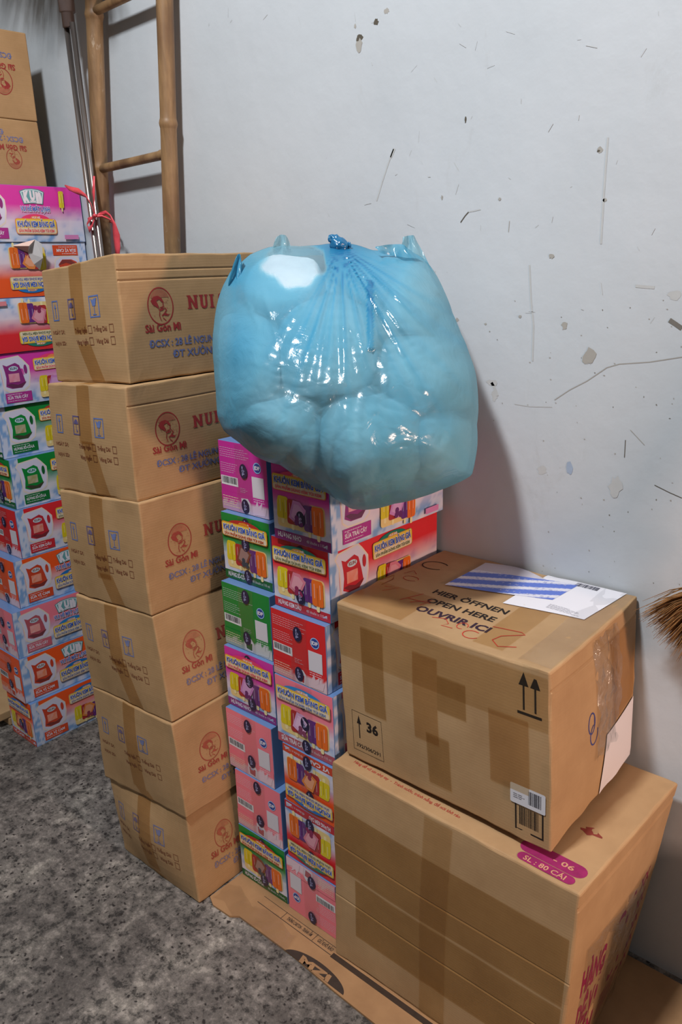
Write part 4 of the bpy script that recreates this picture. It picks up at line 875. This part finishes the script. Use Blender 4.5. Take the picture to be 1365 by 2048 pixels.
for z in (1.735, 2.115, 1.36, .98, .60, .25):
    a, b = PL(z), PR(z); d = (b-a).normalized(); mb = MB(); a2, b2 = a-d*.012 + Vector((0, -.004, 0)), b+d*.012 + Vector((0, -.004, .006))
    mb.tube([a2, a2.lerp(b2, .2), a2.lerp(b2, .5), a2.lerp(b2, .86), a2.lerp(b2, .88), a2.lerp(b2, .9), b2], [.0115, .0118, .0115, .0118, .0138, .0122, .0125], 16)
    mb.build('rung', M['bamboo'], lad, smooth=True)

# ------------------------------------------------------------------ broom with metal tube handles, head up
YP = 1.338
M['steel'] = mat_plain('brushed_steel_tube', (150, 142, 138), .28, .9, nscale=30, nvar=.06)
M['grey'] = mat_plain('grey_plastic_collar', (98, 88, 86), .5)
br = bpy.data.objects.new('upturned_broom', None); C.objects.link(br); tag(br, 'broom standing head up on thin steel tubes, beside the bamboo ladder', 'broom')
bz = at_y(137, 45, YP); br.location = (bz.x+.02, YP, 0); _org[br.name] = Vector(br.location)
for (pa, pb) in (((132, 45), (176, 381)), ((145, 45), (187, 381))):
    A, B = at_y(*pa, YP), at_y(*pb, YP); d = (A-B)/(A.z-B.z); Z = lambda z: B+d*(z-B.z)
    mb = MB(); mb.tube([Z(.01), Z(1.2), A], [.0075]*3, 16); mb.build('steel_tube', M['steel'], br, smooth=True)
mb = MB(); a = at_y(138.5, 55, YP); mb.tube([a, a+Vector((0, 0, .035)), a+Vector((0, 0, .036)), a+Vector((0, 0, .20))], [.0165, .0165, .021, .023], 20)
mb.build('collar', M['grey'], br, smooth=True)
M['bristle'] = mat_plain('palm_bristle', (140, 98, 54), .75, nscale=60, nvar=.35)
def fan(name, base, ax, spread, L, n, r, seed, thick=.012, wid=.035, parent=None, droop=0, mat='bristle', length_fn=None):
    g = random.Random(seed); mb = MB(); ax = Vector(ax).normalized(); sd = ax.cross(Vector((0, 1, 0))).normalized(); nb = Vector((0, 1, 0))
    for k in range(n):
        t = g.uniform(-1, 1); dep = g.uniform(-1, 1); a = t*spread*g.uniform(.85, 1.1)
        d = (ax*cos(a)+sd*sin(a) + nb*dep*.05).normalized(); p0 = Vector(base)+sd*t*wid+nb*dep*thick
        l = L*g.uniform(.75, 1.0)*(length_fn(t) if length_fn else 1); bend = sd*g.uniform(-.03, .03) + nb*g.uniform(-.008, .008)
        pts = [p0, p0+d*l*.35, p0+d*l*.7+bend*l, p0+d*l+bend*l*2.2+Vector((0, 0, -droop*l))]
        mb.tube(pts, [r, r, r*.8, r*.25], 4, caps=False)
    return mb.build(name, M[mat], parent, smooth=True)
hb = a+Vector((0, 0, .19)); b1 = fan('bristles', (-2.10, 1.22, 2.60), (-.30, 0, -1), .55, .36, 500, .0022, 4, .03, .14, br); b1['kind'] = 'stuff'
mb = MB(); mb.tube([a+Vector((0, 0, .20)), a+Vector((.03, -.05, .36)), Vector((-2.10, 1.24, 2.62))], [.023, .03, .05], 14); mb.build('neck', M['grey'], br, smooth=True)

# ------------------------------------------------------------------ pink string tying ladder and tubes
def ribbon(mb, P_, w, tw=0.0):
    prev = None; P_ = [Vector(t) for t in P_]
    for i, q in enumerate(P_):
        t = (P_[min(i+1, len(P_)-1)]-P_[max(i-1, 0)]).normalized(); ww = w[i] if isinstance(w, (list, tuple)) else w
        s = t.cross(Vector((0, 1, 0)));  s = s.normalized() if s.length > .05 else Vector((1, 0, 0))
        s = (s + Vector((0, 1, 0))*.5*sin(i*1.3+tw)).normalized()*ww/2; c = Vector((0, -.0012, 0))
        cur = (mb.v(q+s), mb.v(q+c), mb.v(q-s))
        if prev: mb.f((prev[0], prev[1], cur[1], cur[0])); mb.f((prev[1], prev[2], cur[2], cur[1]))
        prev = cur
mb = MB(); KY = 1.322; Z = lambda px, py, y=KY: at_y(px, py, y)
ribbon(mb, [Z(190, 432), Z(188, 410), Z(187, 385), Z(188, 352)], [.004, .009, .010, .006], 1)
ribbon(mb, [Z(190, 432), Z(182, 408), Z(172, 392), Z(155, 382), Z(140, 377), Z(130, 371)], [.003, .006, .010, .017, .012, .005], 0)
ribbon(mb, [Z(190, 432), Z(180, 438), Z(174, 448), Z(178, 460), Z(184, 452), Z(190, 434)], [.004, .012, .016, .016, .014, .005], 2)
ribbon(mb, [Z(190, 432), Z(200, 427, 1.345), Z(212, 425, 1.343), Z(221, 432, 1.345), Z(228, 448, 1.350), Z(233, 470, 1.355), Z(235, 495, 1.355), Z(235, 530, 1.355)], [.005, .009, .011, .013, .018, .022, .020, .018], 1)
ribbon(mb, [Z(176, 438, 1.325), Z(190, 433, 1.322), Z(205, 432, 1.345), Z(222, 440, 1.352), Z(228, 448, 1.375), Z(218, 440, 1.41), Z(195, 436, 1.41), Z(178, 437, 1.37)], .007, 0)
mb.tube([Z(186, 434), Z(190, 431, KY-.006), Z(194, 432)], [.003, .006, .003], 8)
st = tag(mb.build('pink_string', mat_plain('pink_plastic_raffia', (214, 74, 84), .42, nscale=50, nvar=.2), smooth=True), 'pink plastic string tying the bamboo ladder to the steel tubes', 'string')
s_ = st.modifiers.new('thick', 'SOLIDIFY'); s_.thickness = .0006

# ------------------------------------------------------------------ palm broom at the right edge
rb = bpy.data.objects.new('palm_broom', None); C.objects.link(rb); tag(rb, 'brown palm-fibre broom poking in from the right edge against the wall', 'broom')
hd = at_y(1478, 1165, 1.352); rb.location = hd; _org[rb.name] = Vector(hd)
ax = (at_y(1374, 1305, 1.352)-hd); L = ax.length*1.02
b2 = fan('bristles', hd, ax, .60, L, 900, .0012, 11, .018, .012, rb, droop=.08); b2['kind'] = 'stuff'
mb = MB(); ha = -ax.normalized(); mb.tube([hd-ha*.02, hd+ha*.05, hd+ha*.09, hd+ha*.75], [.026, .024, .013, .012], 14); mb.build('handle', M['bamboo'], rb, smooth=True)

# ------------------------------------------------------------------ blue plastic bag with white bundles in it
BC = at_y(690, 770, 1.115); BD = (BC-E0).dot(_fw)
OX, OY = 690.0, 770.0
SIL = [(668, 486), (700, 488), (745, 500), (790, 505), (835, 508), (852, 520), (880, 562), (905, 625), (922, 668), (938, 702), (953, 755), (957, 800), (955, 850), (951, 920), (944, 950), (925, 962), (882, 980), (838, 996), (790, 1008), (730, 1020), (704, 1018),
       (690, 1010), (655, 986), (600, 955), (560, 930), (510, 912), (478, 885), (448, 862), (436, 830), (432, 780), (428, 730), (428, 655), (434, 610), (446, 570), (462, 540), (478, 528), (500, 508), (540, 494), (600, 492), (640, 490)]
def _polar():
    A = sorted((math.atan2(y-OY, x-OX) % (2*pi), math.hypot(x-OX, y-OY)) for x, y in SIL)
    A = [(A[-1][0]-2*pi, A[-1][1])] + A + [(A[0][0]+2*pi, A[0][1])]; return A
PO = _polar()
def rad_at(phi):
    phi %= 2*pi
    for (a, r), (b, q) in zip(PO, PO[1:]):
        if a <= phi <= b: return r + (q-r)*(phi-a)/max(1e-9, b-a)
    return PO[0][1]
LUMPS = [(575, 575, 92, 72, .00), (655, 690, 118, 120, .012), (840, 610, 100, 92, -.01), (852, 745, 112, 100, .0), (500, 720, 82, 105, .0), (560, 862, 92, 88, -.005), (748, 880, 118, 112, .010), (884, 895, 76, 78, -.012), (742, 560, 66, 68, -.01)]
KN = (681, 492)
def film_dz(px, py):
    dx, dy = px-OX, py-OY; d = math.hypot(dx, dy); s = min(1, d/rad_at(math.atan2(dy, dx)))
    base = .185*(max(0, 1-s**2.6))**.62
    # the upper part leans back towards the knot
    base -= .055*max(0, (OY-py)/280)**1.6*(1-s*.5)
    l = 0; l2 = 0
    for cx, cy, rx, ry, o in LUMPS:
        q = max(0, 1-((px-cx)/rx)**2*.8-((py-cy)/ry)**2*.8); q = q**.5
        if q > l: l2 = l; l = q
        elif q > l2: l2 = q
    edge = min(1, (1-s)*5)
    z = base + edge*(.020*l - .008)
    kx, ky = px-KN[0], py-KN[1]; dk = math.hypot(kx, ky)+1; al = math.atan2(ky, kx)
    if ky > -30:
        aw = min(1, max(0, (al-.35)/.25))*min(1, max(0, (2.35-al)/.4))
        wv = sin(al*38+3*noise.noise(Vector((al*3, dk*.004, 1))))*.6+sin(al*61+2.1)*.4
        z += aw*edge*.0100*math.exp(-dk/(170+60*noise.noise(Vector((al*6, 0, 4)))))*wv*min(1, dk/25)
        # one long fold hanging from the knot
        z += edge*.008*math.exp(-((px-(738+.03*(py-560)))/7)**2)*(1 if 560 < py < 700 else 0)
        for (ax_, ay_, bx_, by_) in ((700, 505, 960, 760), (690, 510, 830, 690), (705, 500, 880, 640), (650, 520, 560, 640), (470, 545, 520, 660), (520, 560, 560, 700)):
            L2 = (bx_-ax_)**2+(by_-ay_)**2; t = ((px-ax_)*(bx_-ax_)+(py-ay_)*(by_-ay_))/L2
            if 0 < t < 1:
                dd = abs((px-ax_)*(by_-ay_)-(py-ay_)*(bx_-ax_))/L2**.5; z += edge*.004*math.exp(-(dd/5)**2)*sin(pi*t)
    v = Vector((px*.016, py*.016, 2.0)); z += edge*.0042*noise.noise(v) 
    z += edge*.0030*abs(noise.noise(Vector((px*.03+py*.012, py*.045-px*.01, 7))))*1.0
    return z
def bagpt(px, py, dz): return E0 + ray(px, py)*(BD-dz-(.055*(py-OY)/250 if py < OY else .040*(py-OY)/250))
def free(P_, front):
    """keep the film clear of the boxes it rests on and of the wall"""
    d = (P_-E0); n = 0
    for _ in range(120):
        inL = -1.39 < P_.x < -1.18 and P_.y > 1.094 and P_.z < 1.1005
        inR = -1.30 < P_.x < -.972 and P_.y > 1.032 and P_.z < 1.0935
        if not (inL or inR): break
        if front: P_ = P_ - d.normalized()*.004
        else: P_ = P_ + Vector((0, 0, .004))
    if P_.y > WALL-.012: P_.y = WALL-.012
    return P_
bag_mb = MB(); NP, NR = 300, 84; rings = []
def dens(px, py, front):
    kx, ky = px-KN[0], py-KN[1]; dk = math.hypot(kx, ky); al = math.atan2(ky, kx)
    k = .47 + .18*noise.noise(Vector((px*.008, py*.008, 5)))
    aw = min(1, max(0, (al-.35)/.25))*min(1, max(0, (2.35-al)/.4))
    k += .55*math.exp(-dk/75)*(1 if ky > -20 else .5) + .62*aw*math.exp(-dk/(150+90*noise.noise(Vector((al*9, 2, 2)))))*max(0, sin(al*38+3*noise.noise(Vector((al*3, dk*.004, 1))))*.7+.3*sin(al*67+1))*(1 if ky > 0 else 0)
    if 560 < py < 700 and abs(px-741) < 7: k += .3
    e = max(0, 1-((px-588)/66)**2-((py-528)/50)**2+.4*noise.noise(Vector((px*.03, py*.03, 8)))) if front else 0      # the film is torn thin where the white filling shows
    if e > .05: k *= 1-.85*min(1, (e-.05)*6)
    if px < 520: k += .14*max(0, 1-abs(px-470)/50)
    return min(1, max(.03, k))
def addring(s, front):
    row = []
    for i in range(NP):
        phi = 2*pi*i/NP; r = rad_at(phi); r *= 1 + .006*noise.noise(Vector((cos(phi)*6, sin(phi)*6, 3)))
        px, py = OX+r*s*cos(phi), OY+r*s*sin(phi)
        dz = film_dz(OX+rad_at(phi)*s*.999*cos(phi), OY+rad_at(phi)*s*.999*sin(phi)) if front else -.17*(max(0, 1-s**2.4))**.6
        P_ = free(bagpt(px, py, dz), front); row.append((bag_mb.v(P_), (dens(px, py, front),)*3))
    return row
ss = [1-((k/NR)**1.5) for k in range(NR)]
front_rows = [addring(max(s, .004), True) for s in ss]
back_rows = [addring(1-((k/24)**1.6)*.996, False) for k in range(1, 24)]
def stitch(a, b, rev=False):
    for i in range(NP):
        j = (i+1) % NP; q = (a[i], a[j], b[j], b[i]); q = q if rev else q[::-1]; bag_mb.f([t[0] for t in q], 0, [t[1] for t in q])
for a, b in zip(front_rows, front_rows[1:]): stitch(a, b)
bag_mb.f([t[0] for t in front_rows[-1]][::-1], 0, (.4,)*3)
prev = front_rows[0]
for b in back_rows: stitch(prev, b, True); prev = b
bag_mb.f([t[0] for t in back_rows[-1]], 0, (.4,)*3)
def bag_film(name='blue_bag_film', solid=(.24, .52, .66), tint=(.50, .84, .92), k=1.0):
    m = bpy.data.materials.new(name); m.use_nodes = True; nt = m.node_tree; nt.nodes.clear(); Ln = nt.links.new
    out = nt.nodes.new('ShaderNodeOutputMaterial'); vc = nt.nodes.new('ShaderNodeVertexColor'); vc.layer_name = 'Col'
    lw = nt.nodes.new('ShaderNodeLayerWeight'); lw.inputs['Blend'].default_value = .5
    ad = nt.nodes.new('ShaderNodeMath'); ad.operation = 'MULTIPLY_ADD'; Ln(lw.outputs['Facing'], ad.inputs[0]); ad.inputs[1].default_value = .45; 
    sep = nt.nodes.new('ShaderNodeSeparateColor'); Ln(vc.outputs[0], sep.inputs[0]); Ln(sep.outputs[0], ad.inputs[2])
    mul = nt.nodes.new('ShaderNodeMath'); mul.operation = 'MULTIPLY'; mul.use_clamp = True; Ln(ad.outputs[0], mul.inputs[0]); mul.inputs[1].default_value = .95*k
    tc = mixrgb(nt, (.97, .98, .98), tint, sep.outputs[0])
    hv = nt.nodes.new('ShaderNodeMath'); hv.operation = 'MULTIPLY'; hv.use_clamp = True; hv.inputs[1].default_value = 2.0; Ln(sep.outputs[0], hv.inputs[0])
    tc = mixrgb(nt, (.98, .98, .98), tint, hv.outputs[0])
    t = nt.nodes.new('ShaderNodeBsdfTransparent'); Ln(tc, t.inputs[0])
    sc_ = ramp(nt, sep.outputs[0], [(.22, (.34, .60, .69)), (.50, (.19, .48, .62)), (.75, (.07, .36, .56)), (1.0, (.02, .20, .42))]).outputs[0]
    d = nt.nodes.new('ShaderNodeBsdfDiffuse'); Ln(sc_, d.inputs[0]); tr = nt.nodes.new('ShaderNodeBsdfTranslucent'); Ln(sc_, tr.inputs[0])
    m1 = nt.nodes.new('ShaderNodeMixShader'); m1.inputs[0].default_value = .4; Ln(d.outputs[0], m1.inputs[1]); Ln(tr.outputs[0], m1.inputs[2])
    m2 = nt.nodes.new('ShaderNodeMixShader'); Ln(mul.outputs[0], m2.inputs[0]); Ln(t.outputs[0], m2.inputs[1]); Ln(m1.outputs[0], m2.inputs[2])
    g = nt.nodes.new('ShaderNodeBsdfGlossy'); g.inputs['Roughness'].default_value = .20
    v = coords(nt, (1, 1, 1)); f1 = noise_n(nt, v, 26, 5, .55, 1.2); f2 = noise_n(nt, coords(nt, (1, 1, .3)), 60, 3, .5, .6)
    b1 = nt.nodes.new('ShaderNodeBump'); b1.inputs['Distance'].default_value = .003; b1.inputs['Strength'].default_value = .8; Ln(f1, b1.inputs['Height'])
    b2 = nt.nodes.new('ShaderNodeBump'); b2.inputs['Distance'].default_value = .0008; b2.inputs['Strength'].default_value = .6; Ln(f2, b2.inputs['Height']); Ln(b1.outputs[0], b2.inputs['Normal'])
    for s_ in (g, ): Ln(b2.outputs[0], s_.inputs['Normal'])
    Ln(b1.outputs[0], d.inputs['Normal'])
    fr = nt.nodes.new('ShaderNodeMath'); fr.operation = 'POWER'; fr.inputs[1].default_value = 3.0; Ln(lw.outputs['Facing'], fr.inputs[0])
    fm = nt.nodes.new('ShaderNodeMath'); fm.operation = 'MULTIPLY_ADD'; fm.inputs[1].default_value = .22; fm.inputs[2].default_value = .07; Ln(fr.outputs[0], fm.inputs[0])
    m3 = nt.nodes.new('ShaderNodeMixShader'); Ln(fm.outputs[0], m3.inputs[0]); Ln(m2.outputs[0], m3.inputs[1]); Ln(g.outputs[0], m3.inputs[2]); Ln(m3.outputs[0], out.inputs[0])
    return m
M['bag'] = bag_film()
bag = tag(bag_mb.build('plastic_bag', M['bag'], smooth=True, origin=(BC.x, BC.y, 1.09)), 'bulging translucent blue plastic bag tied in a knot, resting on the printed boxes', 'plastic bag')
# knot and loose ends
mb = MB(); g_ = random.Random(8); kz = film_dz(*KN)+.012
pts = []
for (x, y, r) in ((662, 482, .010), (672, 486, .013), (681, 491, .015), (690, 492, .012), (697, 494, .008)):
    pts.append((bagpt(x, y, kz), r))
mb.tube([p_ for p_, _ in pts], [r for _, r in pts], 16, col=(1, 1, 1))
mb.tube([bagpt(664, 484, kz+.004), bagpt(658, 478, kz+.006), bagpt(663, 473, kz+.004), bagpt(672, 477, kz+.006), bagpt(676, 487, kz+.01)], [.006, .008, .007, .009, .008], 12, flat=.6, col=(1, 1, 1))
mb.tube([bagpt(690, 492, kz), bagpt(700, 487, kz+.002), bagpt(702, 494, kz+.004)], [.008, .007, .004], 10, flat=.5, col=(1, 1, 1))
kn = mb.build('knot', M['bag'], bag, smooth=True); kn['label'] = 'tight dark blue knot'
dm = kn.modifiers.new('sub', 'SUBSURF'); dm.levels = dm.render_levels = 2
tx = bpy.data.textures.new('crumple', 'CLOUDS'); tx.noise_scale = .012; d2 = kn.modifiers.new('disp', 'DISPLACE'); d2.texture = tx; d2.strength = .007; d2.texture_coords = 'GLOBAL'
def flap(rows, dens_=.5, dz0=0.0):
    """rows of pixels across a loose film end, hung in depth with a soft curl"""
    mb = MB(); G_ = []
    for j, r in enumerate(rows):
        line = []
        n = 10
        for i in range(n+1):
            t = i/n*(len(r)-1); k = min(int(t), len(r)-2); f = t-k
            x, y = r[k][0]*(1-f)+r[k+1][0]*f, r[k][1]*(1-f)+r[k+1][1]*f
            line.append(mb.v(bagpt(x, y, dz0+.012*sin(i*.9+j*1.1)+.006*sin(i*2.3+j))))
        G_.append(line)
    for a, b in zip(G_, G_[1:]):
        for i in range(10): mb.f((a[i], a[i+1], b[i+1], b[i]), 0, (dens_,)*3)
    o = mb.build('handle_flap', M['bag'], bag, smooth=True); s = o.modifiers.new('sub', 'SUBSURF'); s.levels = s.render_levels = 2; return o
flap([[(806, 474), (818, 471), (829, 470)], [(806, 485), (820, 486), (834, 484)], [(800, 500), (825, 502), (845, 500)], [(790, 512), (825, 520), (862, 536)], [(790, 540), (830, 560), (885, 580)]], .42, .0)
flap([[(748, 494), (775, 489), (806, 488), (815, 495)], [(756, 498), (780, 497), (806, 498), (826, 505)], [(760, 506), (790, 512), (815, 516), (850, 518)]], .62, .03)
flap([[(553, 474), (562, 469), (572, 470)], [(549, 483), (563, 482), (578, 480)], [(546, 494), (564, 494), (582, 493)], [(546, 506), (564, 508), (584, 508)]], .35, -.02)
flap([[(475, 509), (479, 507), (482, 510)], [(468, 524), (476, 524), (484, 530)], [(462, 545), (474, 548), (488, 556)], [(455, 572), (474, 578), (500, 590)]], .75, .03)
# the white bundles
def wmat():
    m, nt, p, out = nodes('white_foam_wrap'); v = coords(nt)
    nt.links.new(ramp(nt, noise_n(nt, v, 18, 4), [(.3, lin((200, 198, 206))), (.7, lin((218, 216, 222)))]).outputs[0], p.inputs['Base Color'])
    p.inputs['Roughness'].default_value = .45; bump(nt, noise_n(nt, v, 30, 5, .6, .8), .5, .004, p); return m
M['white'] = wmat()
where = ['upper left, where the film is clear', 'centre left, the largest', 'upper right', 'right side', 'far left side', 'lower left', 'bottom middle', 'lower right corner', 'top middle below the knot']
NF = len(LUMPS); BACK = [(590, 640, 130, 140, 0), (805, 680, 125, 150, 0), (620, 870, 125, 90, 0), (830, 880, 100, 90, 0)]
where += ['back, upper left', 'back, upper right', 'back, lower left', 'back, lower right']
for i, (cx, cy, rx, ry, o) in enumerate(LUMPS+BACK):
    mb = MB(); nu, nv = 32, 20; g = []
    for j in range(nv+1):
        th = pi*j/nv; row = []
        for k in range(nu):
            ph = 2*pi*k/nu; X, Y, Zd = sin(th)*cos(ph), cos(th), sin(th)*sin(ph)
            ex_ = .95 if i == 0 else .72; sx = math.copysign(abs(X)**ex_, X); sy = math.copysign(abs(Y)**ex_, Y)
            n_ = 1+.12*noise.noise(Vector((X*1.6+i*3, Y*1.6, Zd*1.6)))
            px, py = cx+rx*.90*sx*n_, cy+ry*.90*sy*n_
            dz = (.045+o+.10*Zd) if i < NF else (-.105+.05*Zd)
            phi = math.atan2(py-OY, px-OX); d = math.hypot(px-OX, py-OY); R = rad_at(phi)*.955
            if d > R: px, py = OX+cos(phi)*R, OY+sin(phi)*R; d = R
            s_ = min(1, math.hypot(px-OX, py-OY)/rad_at(phi)); bk = -.17*(max(0, 1-s_**2.4))**.6+.014; dz = max(dz, bk)
            lim = film_dz(px, py)-.010; dz = min(dz, lim) if Zd > -.2 else min(dz, lim-.01)
            P_ = bagpt(px, py, dz); P_ = free(P_, False)
            row.append(mb.v(P_))
        g.append(row)
    for a, b in zip(g, g[1:]):
        for k in range(nu): mb.f((a[k], b[k], b[(k+1) % nu], a[(k+1) % nu]))
    c = bagpt(cx, cy, .02)
    tag(mb.build('white_bundle', M['white'], smooth=True, origin=c), 'white bundle inside the blue bag at its %s' % where[i], 'bundle', 'white bundles inside the blue bag')
